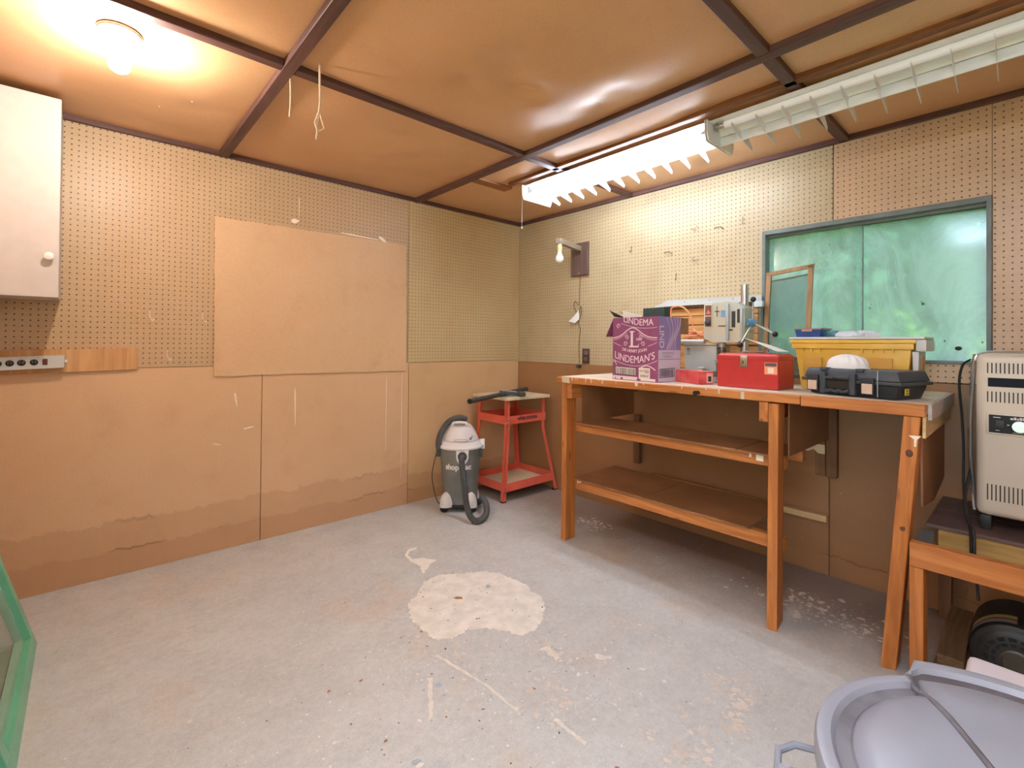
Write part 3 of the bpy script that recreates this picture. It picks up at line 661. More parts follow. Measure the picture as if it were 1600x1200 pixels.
# paint slopped over the front edge
b = MB(); rp = random.Random(9)
for i in range(15):
    y = rp.uniform(-2.2, -1.12); w = rp.uniform(.004, .02); h = rp.uniform(.006, .034)
    b.poly([(-.7062, y, BT-.001), (-.7062, y-w, BT-.001), (-.7062, y-w*.8, BT-h*.8), (-.7062, y-w*.4, BT-h), (-.7062, y-w*.1, BT-h*.6)])
b.poly([(-.7064, -1.145, BT-.002), (-.7064, -1.205, BT-.002), (-.7064, -1.21, .937), (-.7064, -1.15, .94)])
b.poly([(-.7064, -2.19, BT-.005), (-.7064, -2.205, BT-.005), (-.7064, -2.205, .936), (-.7064, -2.19, .936)])
build('paint_slop', b, mat('slopped_paint', 'd8c8b2', .6, var=.08), t, smooth=False, kind='stuff')
build('end_rail', MB().box(-.66, -.004, Y0B-.012, Y0B-.001, .915, BT-.001, .001, 1), M_TOPE, t, smooth=False)
# legs
build('leg', MB().box(-.70, -.613, -1.180, -1.143, 0, .934, .002, 1), M_FIRZ, t, smooth=False)
build('leg', MB().hexa([Vector(q) for q in ((-.727, -2.306, 0), (-.722, -2.344, 0), (-.610, -2.330, 0), (-.610, -2.30, 0), (-.703, -2.302, .928), (-.703, -2.341, .928), (-.618, -2.336, .928), (-.618, -2.302, .928))], .002, 1), M_FIRZ, t, smooth=False)
build('leg', MB().hexa([Vector(p) for p in ((-.66, -2.672, 0), (-.645, -2.714, 0), (-.575, -2.714, 0), (-.58, -2.672, 0), (-.703, -2.742, .928), (-.703, -2.788, .928), (-.618, -2.788, .928), (-.618, -2.742, .928))], .002, 1), M_FIRZ, t, smooth=False)
# cross rails and panels
build('cross_rail', MB().box(-.698, -.01, -1.218, -1.182, .846, .934, .002, 1), M_FIR, t, smooth=False)
build('cross_rail', MB().box(-.698, -.01, -2.299, -2.262, .848, .932, .002, 1), M_FIR, t, smooth=False)
build('cross_rail', MB().box(-.690, -.01, -2.80, -2.79, .855, .93, .002, 1), M_PALE, t, smooth=False)
build('end_panel', MB().box(-.61, -.062, -1.224, -1.220, .70, .93), M_SHELF, t, smooth=False)
build('end_panel', MB().box(-.61, -.045, -2.352, -2.347, .70, .93), M_SHELF, t, smooth=False)
build('end_panel', MB().prism([(-.62, -2.776, .93), (-.60, -2.776, .60), (-.33, -2.776, .565), (-.02, -2.776, .60), (-.02, -2.776, .93)], (0, -.006, 0)), M_SHELF, t, smooth=False)
# shelves
UZ = .700
ys = [-1.178, -1.60, -2.145, -2.34]
for i in range(3): build('shelf_board', MB().box(-.643, -.335, ys[i+1]+.002, ys[i]-.002, UZ-.008, UZ+(.002 if i == 1 else 0), .001, 1), M_SHELF, t, smooth=False)
build('shelf_rail', MB().box(-.612, -.574, -2.336, -1.16, .642, UZ-.009, .002, 1), M_FIRY, t, smooth=False)
build('shelf_rail', MB().box(-.40, -.362, -2.34, -1.20, .642, UZ-.009, .002, 1), M_FIRY, t, smooth=False)
LZ = .362
ys = [-1.172, -1.66, -2.195]
for i in range(2): build('shelf_board', MB().box(-.634, -.205, ys[i+1]+.001, ys[i]-.001, LZ-.010, LZ-.001*i, .001, 1), M_SHELF, t, smooth=False)
build('shelf_rail', MB().box(-.612, -.574, -2.334, -1.16, .292, LZ-.014, .002, 1), M_FIRY, t, smooth=False)
build('shelf_rail', MB().box(-.26, -.222, -2.20, -1.20, .30, LZ-.011, .002, 1), M_OLDW, t, smooth=False)
b = MB(); b.box(-.6135, -.6125, -1.205, -1.195, .33, .355).box(-.6135, -.6125, -1.222, -1.212, .335, .352).box(-.6135, -.6125, -2.25, -2.22, .66, .69).box(-.6135, -.6125, -2.20, -2.19, .67, .69)
build('paint_mark', b, M_WPAINT, t, smooth=False, kind='stuff')
bo = build('bolt', MB().cyl((-.706, -1.998, .948), (-.716, -1.998, .948), .009, n=6).cyl((-.706, -1.985, .944), (-.712, -1.985, .944), .012, n=12), mat('dark_bolt', '3b3a3a', .4, .7), t)
# wall battens and brackets that carry it
build('wall_cleat', MB().box(-.038, -.002, -2.336, -2.292, .512, .90, .002, 1), M_OLDW, t, smooth=False)
build('wall_cleat', MB().box(-.040, -.002, -2.386, -2.340, .508, .90, .002, 1), M_OLDW, t, smooth=False)
build('wall_cleat', MB().box(-.038, -.002, -2.342, -1.30, .275, .308, .002, 1), M_PALE, t, smooth=False)
build('wall_cleat', MB().box(-.038, -.002, -1.25, -1.205, .36, .69, .002, 1), M_OLDW, t, smooth=False)
build('wall_cleat', MB().box(-.075, -.039, -1.25, -1.195, .56, .64, .002, 1), M_OLDW, t, smooth=False)
build('bracket', MB().prism([(-.042, -2.205, .627), (-.042, -2.27, .668), (-.042, -2.335, .668), (-.042, -2.335, .622), (-.042, -2.305, .622), (-.042, -2.285, .640), (-.042, -2.262, .627)], (.003, 0, 0)), mat('cream_bracket', 'd9caa6', .5), t, smooth=False)
b = MB()
for q in ((-.6965, -2.757, .80, .014), (-.683, -2.736, .53, .011), (-.683, -2.728, .60, .006)): b.sphere(q[:3], q[3], (.18, .8, 1), 12, 8)
build('knot', b, mat('dark_knot', '5c3518', .6), t)
b = MB(); b.poly([(-.7008, -2.755, .862), (-.7008, -2.79, .864), (-.7008, -2.778, .850), (-.7000, -2.776, .825), (-.7000, -2.770, .825), (-.7008, -2.770, .850)])
build('paint_drip', b, M_WPAINT, t, smooth=False)

# ------------------------------------------------------------------ things on the bench
def frame2(o, d, z):
    """local frame: x along the front (towards the right), y into the depth, z up, placed at the front left bottom corner"""
    d = Vector((d[0], d[1], 0)).normalized(); n = Vector((-d.y, d.x, 0))
    return Matrix(((d.x, n.x, 0, o[0]), (d.y, n.y, 0, o[1]), (0, 0, 1, z), (0, 0, 0, 1)))
def tf(M, pts): return [M @ Vector(p) for p in pts]

# wine carton
M_CARTON = mat('plum_carton', '8d4a72', .55, var=.07, scale=12); M_LILAC = mat('lilac_carton', '8f7fb4', .55, var=.05); M_CREAM = mat('carton_print', 'eed9dd', .6, var=.02)
M_CARTW = mat('pale_carton', 'cfc6da', .6, var=.02); M_KRAFT = mat('kraft_inside', '8a6a48', .7); M_INK = mat('black_ink', '35303a', .6)
BZ = BT+.0008
F = frame2((-.595, -1.434), (-.0885, -.996), BZ); w, dp, h = .305, .200, .345
R3 = F.to_3x3(); ex, ey, ez = R3.col[0], R3.col[1], R3.col[2]
t = thing('wine_carton', 'open plum and lilac wine carton at the left of the bench', 'carton', F @ Vector((w/2, dp/2, 0)))
th = .004
build('carton_wall', MB().box(0, w, 0, th, 0, h, M=F), M_CARTON, t, smooth=False, label='plum front of the carton')
o = build('carton_wall', MB().box(w-th, w, th+.0005, dp-th-.0005, .0, h, M=F), M_LILAC, t, smooth=False, label='lilac right side of the carton')
build('carton_wall', MB().box(0, th, th+.0005, dp-th-.0005, 0, h, M=F), M_CARTON, t, smooth=False)
build('carton_wall', MB().box(0, w, dp-th, dp, 0, h, M=F), M_KRAFT, t, smooth=False)
build('carton_base', MB().box(th, w-th, th, dp-th, 0, th, M=F), M_KRAFT, t, smooth=False)
build('flap', MB().hexa(tf(F, [(0, .005, h), (-.052, .0, h-.105), (-.052, dp-.03, h-.105), (0, dp-.01, h), (.001, .005, h+.003), (-.054, .0, h-.103), (-.054, dp-.03, h-.103), (.001, dp-.01, h+.003)])), M_CARTON, t, smooth=False)
build('flap', MB().box(w-th, w+.001, dp, dp+.07, h-.09, h-.002, M=F), M_KRAFT, t, smooth=False)
fo = -ey; ro = ex
def FP(x, z, off=.0007): return F @ Vector((x, -off, z))
text('lettering', "LINDEMAN'S", .056, FP(.150, .112), ex, ez, M_CREAM, t, bend=lambda x: 1.5*x*x, sx=.86)
text('lettering', "LINDEMA", .050, FP(.175, .313), ex, ez, M_CREAM, t, bend=lambda x: 1.0*(x-.06)**2, sx=.95)
text('lettering', "DR HENRY JOHN", .024, FP(.152, .160), ex, ez, M_CREAM, t, bend=lambda x: 1.5*x*x, bold=.0, sx=.9)
text('lettering', "1843", .020, FP(.182, .224), ex, ez, M_CREAM, t)
b = MB()   # the big L with serifs
for q in ([(.128, .186), (.128, .264), (.143, .264), (.143, .186)], [(.119, .264), (.119, .270), (.153, .270), (.153, .264)], [(.117, .181), (.117, .189), (.176, .189), (.184, .206), (.180, .181)]):
    b.poly([FP(x, z, .0010) for x, z in q])
build('lettering', b, M_CREAM, t, smooth=False, recalc=False)
b = MB()
def rib(fn, x0, x1, w_, n=24, P=FP, nrm=None): ribbon(b, [P(x0+(x1-x0)*i/n, fn(x0+(x1-x0)*i/n)) for i in range(n+1)], w_, nrm or fo)
rib(lambda x: .232+.056*math.exp(-((x-.140)/.070)**2), .004, .300, .0055)
rib(lambda x: .220+.052*math.exp(-((x-.140)/.075)**2), .004, .105, .0022); rib(lambda x: .220+.052*math.exp(-((x-.140)/.075)**2), .180, .300, .0022)
rib(lambda x: .284+1.0*(x-.235)**2, .06, .300, .0022)
rib(lambda x: .160+1.5*(x-.152)**2+.016, .006, .062, .0022); rib(lambda x: .160+1.5*(x-.152)**2+.016, .242, .298, .0022)
rib(lambda x: .080+1.5*(x-.152)**2, .004, .300, .0025)
rib(lambda x: .062+.022*math.cos((x-.235)/.055*PI/2), .182, .290, .005)
rib(lambda x: .075+.028*math.cos((x-.012)/.02*PI/2), .004, .03, .004)
for cx, cz, s in ((.092, .200, 1), (.210, .200, -1), (.102, .236, -1), (.196, .236, 1), (.040, .300, 1)):   # scrolls
    ribbon(b, [FP(cx+s*(.014-.010*i/26)*math.cos(i*.42), cz+(.014-.010*i/26)*math.sin(i*.42)) for i in range(27)], .002, fo)
for x0, x1 in ((.004, .020), (.026, .06), (.075, .17), (.195, .29)): ribbon(b, [FP(x0, .009), FP(x1, .009)], .013, fo)
ribbon(b, [FP(.004, .018), FP(.175, .016)], .008, fo)
build('printed_line', b, M_CREAM, t, smooth=False, recalc=False)
b = MB()   # left flap lettering is on the flap itself
nf = (R3 @ Vector((-.105, 0, .054))).normalized()
build('label_panel', MB().poly([FP(.183, .012, .0012), FP(.256, .012, .0012), FP(.256, .072, .0012), FP(.183, .072, .0012)]).poly([FP(.022, .030, .0012), FP(.165, .026, .0012), FP(.165, .068, .0012), FP(.022, .072, .0012)]), mat('label_paper', 'e6dccf', .6, var=.02), t, smooth=False, recalc=False)
text('lettering', "50", .026, FP(.236, .052, .0014), ex, ez, M_INK, t); text('lettering', "VIN DE", .011, FP(.205, .055, .0014), ex, ez, M_INK, t); text('lettering', "SHIRAZ", .016, FP(.220, .028, .0014), ex, ez, M_INK, t)
b = MB(); rb = random.Random(2); x = .026
for a, c in ((FP(.021, .031), FP(.166, .027)), (FP(.021, .073), FP(.166, .069)), (FP(.022, .073), FP(.022, .030)), (FP(.165, .069), FP(.165, .026))): ribbon(b, [a, c], .003, fo, .0012)
while x < .158:
    wd = rb.choice((.0012, .0022, .0034)); zz = -.028*x
    b.poly([FP(x, .034+zz, .0017), FP(x+wd, .034+zz, .0017), FP(x+wd, .068+zz, .0017), FP(x, .068+zz, .0017)]); x += wd+rb.choice((.0014, .0022, .003))
def SP(y, z, off=.0008): return F @ Vector((w+off, y, z))
ribbon(b, [SP(.01, .120), SP(dp-.004, .120)], .002, ro)
for a, c in ((SP(.012, .068), SP(.14, .072)), (SP(.012, .024), SP(.14, .028)), (SP(.012, .068), SP(.012, .024)), (SP(.14, .072), SP(.14, .028))): ribbon(b, [a, c], .003, ro, .0014)
y = .018
while y < .132:
    wd = rb.choice((.0014, .0024, .0036)); b.poly([SP(y, .03, .0019), SP(y+wd, .03, .0019), SP(y+wd, .066, .0019), SP(y, .066, .0019)]); y += wd+rb.choice((.0016, .0026, .0034))
build('barcode', b, M_INK, t, smooth=False, recalc=False)
build('label_panel', MB().poly([SP(.002, .002, .0004), SP(dp-.002, .002, .0004), SP(dp-.002, .168, .0004), SP(.002, .168, .0004)]), M_CARTW, t, smooth=False, recalc=False)
text('lettering', "LIND", .056, SP(.028, .238), -ez, ey, M_CREAM, t, sx=.95)
text('lettering', "LINDEMAN'S", .019, SP(.085, .152), ey, ez, mat('grey_ink', '9a8fae', .6), t); text('lettering', "CABERNET", .019, SP(.08, .134), ey, ez, bpy.data.materials['grey_ink'], t)
b = MB()
for k_ in range(6):
    ribbon(b, [SP(min(dp-.003, max(.045, .07+.022*k_+.035*math.sin(3.2*i/20+.4*k_))), .342-.172*i/20) for i in range(21)], .0035 if k_ % 2 else .002, ro)
build('printed_line', b, M_CREAM, t, smooth=False, recalc=False)

# what stands in the carton
build_f = frame2((-.52, -1.46), (-.0885, -.996), BZ+.006)
single('paper_sheet', MB().hexa(tf(F, [(.03, .03, .02), (.15, .05, .02), (.15, .055, .02), (.03, .035, .02), (.045, .03, h+.04), (.155, .05, h+.012), (.155, .055, h+.012), (.045, .035, h+.04)])), mat('white_paper', 'e9e4da', .7, var=.02), 'white paper sheets sticking out of the wine carton', 'paper', smooth=False)
single('picture_mat', MB().prism(tf(F, [(-.045, .02, h+.048), (.06, .02, h+.004), (.05, .02, h+.002), (.01, .02, h+.006), (-.01, .022, h+.010)]), R3 @ Vector((0, .004, .0005))).prism(tf(F, [(.0, .05, h+.045), (.075, .05, h+.004), (.060, .05, h+.004)]), R3 @ Vector((0, .004, 0))), M_BLACK, 'black edged card poking out at the left of the wine carton', 'card', smooth=False)
single('dark_green_binder', MB().box(.150, .290, .075, .125, .01, h+.052, .003, M=F), mat('dark_green_cloth', '26382f', .7, var=.1), 'dark green binder standing in the wine carton', 'binder')

# red cardboard box, red toolbox
M_RED = mat('red_enamel', 'b8322f', .38, var=.06, scale=20); M_REDC = mat('red_card', 'd34a48', .55, var=.06, scale=16, c2='de6a66')
F = frame2((-.470, -1.752), (-.451, -.892), BZ); R3 = F.to_3x3()
t = thing('small_red_box', 'small red cardboard box lying between wine carton and red toolbox', 'box', F @ Vector((.1, .05, 0)))
build('carton', MB().box(0, .195, 0, .085, 0, .064, .0015, 1, M=F), M_REDC, t, smooth=False)
build('paper_label', MB().box(.1952, .1958, .045, .082, .006, .056, M=F), mat('pink_label', 'e7b7a8', .6), t, smooth=False)
build('barcode', MB().box(.1959, .1962, .054, .072, .014, .040, M=F), M_INK, t, smooth=False)
b = MB()
for x in (.045, .10, .15): ribbon(b, [F @ Vector((x, 0, .004)), F @ Vector((x, 0, .060))], .003, -R3.col[1])
build('printed_line', b, mat('red_stripe', 'b93234', .5), t, smooth=False, recalc=False)

F = frame2((-.555, -2.014), (-.0464, -.9989), BZ); R3 = F.to_3x3(); w, dp, h = .281, .178, .160
t = thing('red_toolbox', 'red steel toolbox with a chrome latch in the middle of the bench', 'toolbox', F @ Vector((w/2, dp/2, 0)))
build('body', MB().box(.002, w-.002, .002, dp-.002, 0, .133, .002, 1, M=F), M_RED, t)
lid = build('lid', MB().hexa(tf(F, [(0, 0, .130), (w, 0, .130), (w, dp, .130), (0, dp, .130), (.0, .0, .150), (w, .0, .150), (w, dp, .150), (0, dp, .150)]), .002).hexa(tf(F, [(.003, .003, .149), (w-.003, .003, .149), (w-.003, dp-.003, .149), (.003, dp-.003, .149), (.012, .018, h), (w-.012, .018, h), (w-.012, dp-.018, h), (.012, dp-.018, h)]), .002), M_RED, t)
hd = build('handle', MB().tube(spline(tf(F, [(.08, dp/2, h), (.085, dp/2, h+.006), (.14, dp/2, h+.008), (.195, dp/2, h+.006), (.20, dp/2, h)])), .004, 8), M_METAL, t)
la = build('latch', MB().box(.115, .147, -.005, 0, .096, .150, .002, M=F), M_METAL, t)
build('latch_hasp', MB().box(.121, .141, -.009, -.004, .104, .138, .002, M=F), mat('dull_brass', 'a89a72', .4, .7), la)
build('keyhole', MB().box(.128, .133, -.0096, -.0088, .112, .126, M=F), M_BLACK, la, smooth=False)
s_ = build('sticker', MB().box(.222, .276, -.0008, .0016, .068, .122, M=F), mat('orange_sticker', 'e79a78', .5), t, smooth=False)
build('sticker_band', MB().box(.225, .273, -.0014, -.0007, .104, .119, M=F), mat('sticker_grey', '5b5358', .5), s_, smooth=False)
build('sticker_print', MB().box(.237, .262, -.0014, -.0007, .074, .098, M=F), mat('sticker_cream', 'ead9c4', .5), s_, smooth=False)

# paper manual on the toolbox
def curl(u, v):
    p = F @ Vector((.10+.165*u, .03+.125*v, h+.0105+.068*(1-u)**1.6*(1-.25*v)+.012*math.sin(PI*u)))
    return p
b = MB().grid(curl, 10, 4)
single('folded_manual', b, bpy.data.materials['white_paper'], 'white folded paper curling on top of the red toolbox', 'paper')

# light grey tin with a rolled rim, coil of orange cord on it
M_TIN = mat('pale_grey_tin', 'b9bbb3', .4, .15, var=.06, scale=6); M_TIN2 = mat('tin_rim', 'c4c0b3', .4, .1)
F = frame2((-.290, -1.705), (0, -1), BZ); R3 = F.to_3x3()
t = thing('grey_tin_case', 'light grey case with rolled top tube behind the small red box', 'case', F @ Vector((.095, .08, 0)))
build('body', MB().taper(0, .188, 0, .17, 0, .195, .004, .006, M=F), M_TIN, t)
build('lid', MB().box(-.006, .194, -.004, .172, .196, .206, .004, M=F), M_TIN2, t)
build('roll_tube', MB().lathe([(.012, 0), (.0125, .135), (.0095, .135), (.009, .0)], F @ Matrix.Translation((-.012, -.006, .216)) @ Matrix.Rotation(PI/2, 4, 'Y'), 18, cap=False), M_TIN2, t)
build('tube_bore', MB().cyl(F @ Vector((-.009, -.006, .216)), F @ Vector((.02, -.006, .216)), .0089, n=14), M_BLACK, t)
b = MB()
for x in (.022, .031):
    ribbon(b, [F @ Vector((x, 0, .152)), F @ Vector((x, 0, .178))], .002, -R3.col[1]); b.poly([F @ Vector(q) for q in ((x-.004, -.0008, .172), (x+.004, -.0008, .172), (x, -.0008, .182))])
ribbon(b, [F @ Vector((.014, 0, .146)), F @ Vector((.038, 0, .146))], .003, -R3.col[1])
ribbon(b, [F @ Vector((.016, 0, .040)), F @ Vector((.034, 0, .040)), F @ Vector((.034, 0, .058)), F @ Vector((.016, 0, .058)), F @ Vector((.016, 0, .040))], .002, -R3.col[1])
build('up_arrows', b, M_INK, t, smooth=False, recalc=False)

M_ORC = mat('orange_cord', 'd98a5c', .5, var=.05)
P = []
rr = random.Random(4)
cx, cy, cz = -.245, -1.762, 1.188
for i in range(90):
    a = i*.33; r1 = .038+.012*math.sin(i*1.3); P.append((cx+r1*1.0*math.sin(a), cy+r1*1.5*math.cos(a)+.01*math.sin(i*.7), cz+.003+.036*(i/90)+.013*math.sin(a*1.5+i*.05)+.013))
P += [(-.25, -1.74, 1.26), (-.25, -1.735, 1.30), (-.25, -1.71, 1.355), (-.25, -1.675, 1.388), (-.25, -1.635, 1.396), (-.25, -1.603, 1.385), (-.25, -1.596, 1.34), (-.27, -1.60, 1.31)]
single('extension_cord', MB().tube(spline(P, 3), .0054, 7), M_ORC, 'orange extension cord coiled on the grey case, one loop standing up', 'cord')

# machine vise in front of the tin
M_CAST = mat('grey_casting', 'b7b8ae', .45, .3, var=.12, scale=25)
F = frame2((-.384, -1.69), (-.02, -1), BZ); R3 = F.to_3x3()
t = thing('machine_vise', 'small grey machine vise with white handle between red box and toolbox', 'vise', F @ Vector((.15, .04, 0)))
build('base', MB().box(.09, .245, .0, .085, .0, .028, .004, M=F), M_CAST, t)
build('fixed_jaw', MB().box(.135, .165, .008, .078, .0285, .066, .003, M=F), M_CAST, t)
build('moving_jaw', MB().box(.19, .215, .008, .078, .0285, .060, .003, M=F), M_CAST, t)
build('jaw_cap', MB().lathe([(.018, 0), (.02, .006), (.012, .012)], F @ Matrix.Translation((.150, .03, .067)), 16), M_CAST, t)
build('screw', MB().cyl(F @ Vector((.04, .04, .050)), F @ Vector((.134, .04, .050)), .005, n=10), M_BLACK, t)
build('handle', MB().cyl(F @ Vector((-.045, .04, .052)), F @ Vector((.045, .04, .052)), .0085, .0095, 12), M_WHITE, t)
build('nut', MB().cyl(F @ Vector((.120, .0, .028)), F @ Vector((.120, .0, .05)), .014, n=6), M_METAL, t)

# drill press
M_DRILL = mat('drill_beige', 'c7bf9f', .4, .05, var=.05, scale=5, c2='b4bdbb'); M_GREYP = mat('drill_grey', 'a9b3b4', .35, .2, var=.06)
t = thing('drill_press', 'small bench drill press with round column behind the red toolbox', 'drill press', (-.30, -1.97, BZ))
build('base', MB().box(-.335, -.185, -2.10, -1.938, BZ, BZ+.028, .008), M_GREYP, t)
build('column', MB().cyl((-.27, -2.030, BZ+.029), (-.27, -2.030, 1.487), .0185, n=24), M_METAL, t)
build('table', MB().lathe([(.055, 1.075), (.055, 1.09)], Matrix.Translation((-.285, -1.94, 0)), 24).box(-.29, -.25, -2.05, -1.98, 1.06, 1.0745), M_GREYP, t)
build('head', MB().prism([(-.355, -1.853, 1.205), (-.355, -1.853, 1.392), (-.355, -1.975, 1.398), (-.355, -2.030, 1.388), (-.355, -2.062, 1.360), (-.355, -2.066, 1.30), (-.355, -2.060, 1.205), (-.355, -2.03, 1.185), (-.355, -1.90, 1.185)], (.125, 0, 0)), M_DRILL, t, smooth=False)
build('head_rib', MB().box(-.366, -.356, -1.988, -1.972, 1.195, 1.385, .003).box(-.366, -.356, -2.058, -2.046, 1.20, 1.36, .003), M_GREYP, t)
pn = build('switch_panel', MB().box(-.361, -.3555, -1.900, -1.858, 1.262, 1.388, .002), mat('panel_cream', 'd6cdb2', .4), t)
build('panel_inset', MB().box(-.3625, -.3605, -1.896, -1.862, 1.268, 1.322).box(-.3625, -.3605, -1.896, -1.862, 1.328, 1.382), mat('panel_brown', '6c4a3c', .4), pn, smooth=False)
build('warning_sign', MB().prism([(-.363, -1.894, 1.336), (-.363, -1.866, 1.336), (-.363, -1.880, 1.360)], (.0005, 0, 0)), mat('warning_red', 'e8694a', .4), pn, smooth=False)
kb = build('switch_knob', MB().lathe([(.013, 0), (.014, .004), (.012, .016), (.009, .018)], Matrix.Translation((-.363, -1.879, 1.290)) @ Matrix.Rotation(-PI/2, 4, 'Y'), 18), mat('knob_dark', '3f4047', .4), pn)
build('badge', MB().box(-.3575, -.3552, -1.965, -1.945, 1.318, 1.352, .001), mat('badge_blue', '6f9cc0', .35), t, smooth=False)
b = MB().box(-.357, -.3548, -2.018, -2.000, 1.262, 1.345).box(-.357, -.3548, -1.968, -1.930, 1.268, 1.273).box(-.357, -.3548, -1.925, -1.922, 1.32, 1.375).box(-.357, -.3548, -1.935, -1.912, 1.345, 1.350).box(-.357, -.3548, -2.005, -1.985, 1.245, 1.253).box(-.357, -.3548, -2.040, -2.028, 1.285, 1.355)
build('slot', b, mat('slot_dark', '2c2a26', .5), t, smooth=False)
build('spindle', MB().cyl((-.30, -1.925, 1.184), (-.30, -1.925, 1.160), .018, n=20), M_CAST, t)
ck = build('chuck', MB().lathe([(.016, 1.118), (.02, 1.122), (.021, 1.140), (.0235, 1.142), (.0235, 1.150), (.019, 1.152), (.019, 1.1595)], Matrix.Translation((-.30, -1.925, 0)), 20), mat('chuck_steel', '7d776d', .35, .9), t)
build('drill_bit', MB().cyl((-.30, -1.925, 1.1175), (-.30, -1.925, 1.10), .004, n=8), M_METAL, ck)
hub = Vector((-.325, -2.092, 1.285))
build('feed_hub', MB().cyl(hub+Vector((-.02, .02, 0)), hub+Vector((.01, -.006, 0)), .020, n=18).cyl((-.30, -2.066, 1.285), (-.30, -2.09, 1.285), .014, n=14), mat('hub_blue', '5f93b8', .35), t)
for tip in ((-.36, -2.107, 1.400), (-.35, -2.205, 1.225), (-.40, -2.06, 1.172)):
    tip = Vector(tip); o = build('feed_lever', MB().cyl(hub, tip, .0045, n=8), M_CAST, t)
    build('ball_knob', MB().sphere(tip, .0135), M_BLACK, o)
build('power_lead', MB().tube(spline([(-.30, -2.07, 1.24), (-.32, -2.11, 1.262), (-.30, -2.16, 1.25), (-.28, -2.17, 1.19), (-.27, -2.14, 1.14), (-.27, -2.10, 1.05)]), .0035, 6), mat('pale_lead', 'b59a86', .5), t)

# aluminium-topped slatted rack against the wall
M_SLAT = wood('orange_rack_slat', 'b17a43', 'd6a263', 'y', .5)
t = thing('slatted_rack', 'orange wood slatted rack with bright aluminium top, behind the drill press', 'rack', (-.06, -1.73, BZ))
for i, (z0, z1) in enumerate(((1.346, 1.392), (1.292, 1.344), (1.238, 1.290), (1.172, 1.236), (1.10, 1.170), (1.03, 1.098), (BZ, 1.028))):
    build('slat', MB().box(-.100-.004*(i % 2), -.086, -2.035, -1.43, z0, z1-.002, .002, 1), M_SLAT, t, smooth=False)
build('top_board', MB().box(-.110, -.003, -2.04, -1.42, 1.393, 1.408, .002, 1), M_OLDW, t, smooth=False)
build('aluminium_top', MB().hexa([Vector(p) for p in ((-.125, -2.062, 1.409), (-.003, -2.016, 1.452), (-.003, -1.440, 1.458), (-.125, -1.415, 1.409), (-.125, -2.062, 1.4115), (-.003, -2.016, 1.4545), (-.003, -1.440, 1.4605), (-.125, -1.415, 1.4115))]), mat('bright_aluminium', 'c9d2d6', .3, .55, var=.04), t, smooth=False)
build('aluminium_cap', MB().box(-.128, -.10, -2.066, -2.02, 1.378, 1.412, .002, 1), mat('blue_aluminium', 'b9d0de', .3, .4, var=.03), t)
build('upright', MB().box(-.106, -.080, -2.052, -2.038, BZ, 1.392, .001, 1), mat('upright_grey', '8f918c', .4, .5), t, smooth=False)
build('upright', MB().box(-.106, -.080, -1.428, -1.415, BZ, 1.392, .001, 1), bpy.data.materials['upright_grey'], t, smooth=False)
b = MB()
for y in (-1.58, -1.74, -1.88): b.sphere((-.055, y, 1.4385), .005, (1, 1, .6), 8, 5)
build('rivet', b, bpy.data.materials['dark_bolt'], t)

# framed insect screen leaning at the left of the window
M_FRAMEW = wood('brown_frame', '8b6845', 'a9835a', 'z', .5, knots=False)
t = thing('window_screen', 'narrow brown wood framed screen standing at the left of the window', 'screen frame', (-.1, -2.16, BZ))
def lean(y, z, o=0): return Vector((-.135+(z-BZ)/.62*.075+o, y, z))
def bar(y0, y1, z0, z1): return MB().hexa([lean(y0, z0), lean(y0, z0, .016), lean(y1, z0, .016), lean(y1, z0), lean(y0, z1), lean(y0, z1, .016), lean(y1, z1, .016), lean(y1, z1)])
build('stile', bar(-2.085, -2.062, BZ, 1.566), M_FRAMEW, t, smooth=False); build('stile', bar(-2.285, -2.263, BZ, 1.590), M_FRAMEW, t, smooth=False)
build('rail', MB().hexa([lean(-2.287, 1.573), lean(-2.287, 1.573, .018), lean(-2.060, 1.548, .018), lean(-2.060, 1.548), lean(-2.287, 1.593), lean(-2.287, 1.593, .018), lean(-2.060, 1.568, .018), lean(-2.060, 1.568)]), M_FRAMEW, t, smooth=False)
build('rail', bar(-2.263, -2.085, BZ, BZ+.03), M_FRAMEW, t, smooth=False)
tm = NT('grey_mesh'); a_ = tm.n('ShaderNodeBsdfTransparent'); a_.inputs[0].default_value = (.8, .84, .84, 1); d_ = tm.n('ShaderNodeBsdfDiffuse'); d_.inputs[0].default_value = (.28, .32, .31, 1)
mx = tm.n('ShaderNodeMixShader'); mx.inputs[0].default_value = .16; tm.l(a_.outputs[0], mx.inputs[1]); tm.l(d_.outputs[0], mx.inputs[2]); tm.l(mx.outputs[0], tm.out.inputs[0])
build('mesh_screen', MB().hexa([lean(-2.263, BZ+.03, .008), lean(-2.263, BZ+.03, .009), lean(-2.085, BZ+.03, .009), lean(-2.085, BZ+.03, .008), lean(-2.263, 1.545, .008), lean(-2.263, 1.545, .009), lean(-2.085, 1.525, .009), lean(-2.085, 1.525, .008)]), tm.m, t, smooth=False)
build('wire', MB().tube([lean(-2.085, 1.520, .006), lean(-2.18, 1.528, .006), lean(-2.263, 1.542, .004)], .003, 6), bpy.data.materials['dark_wire'], t)

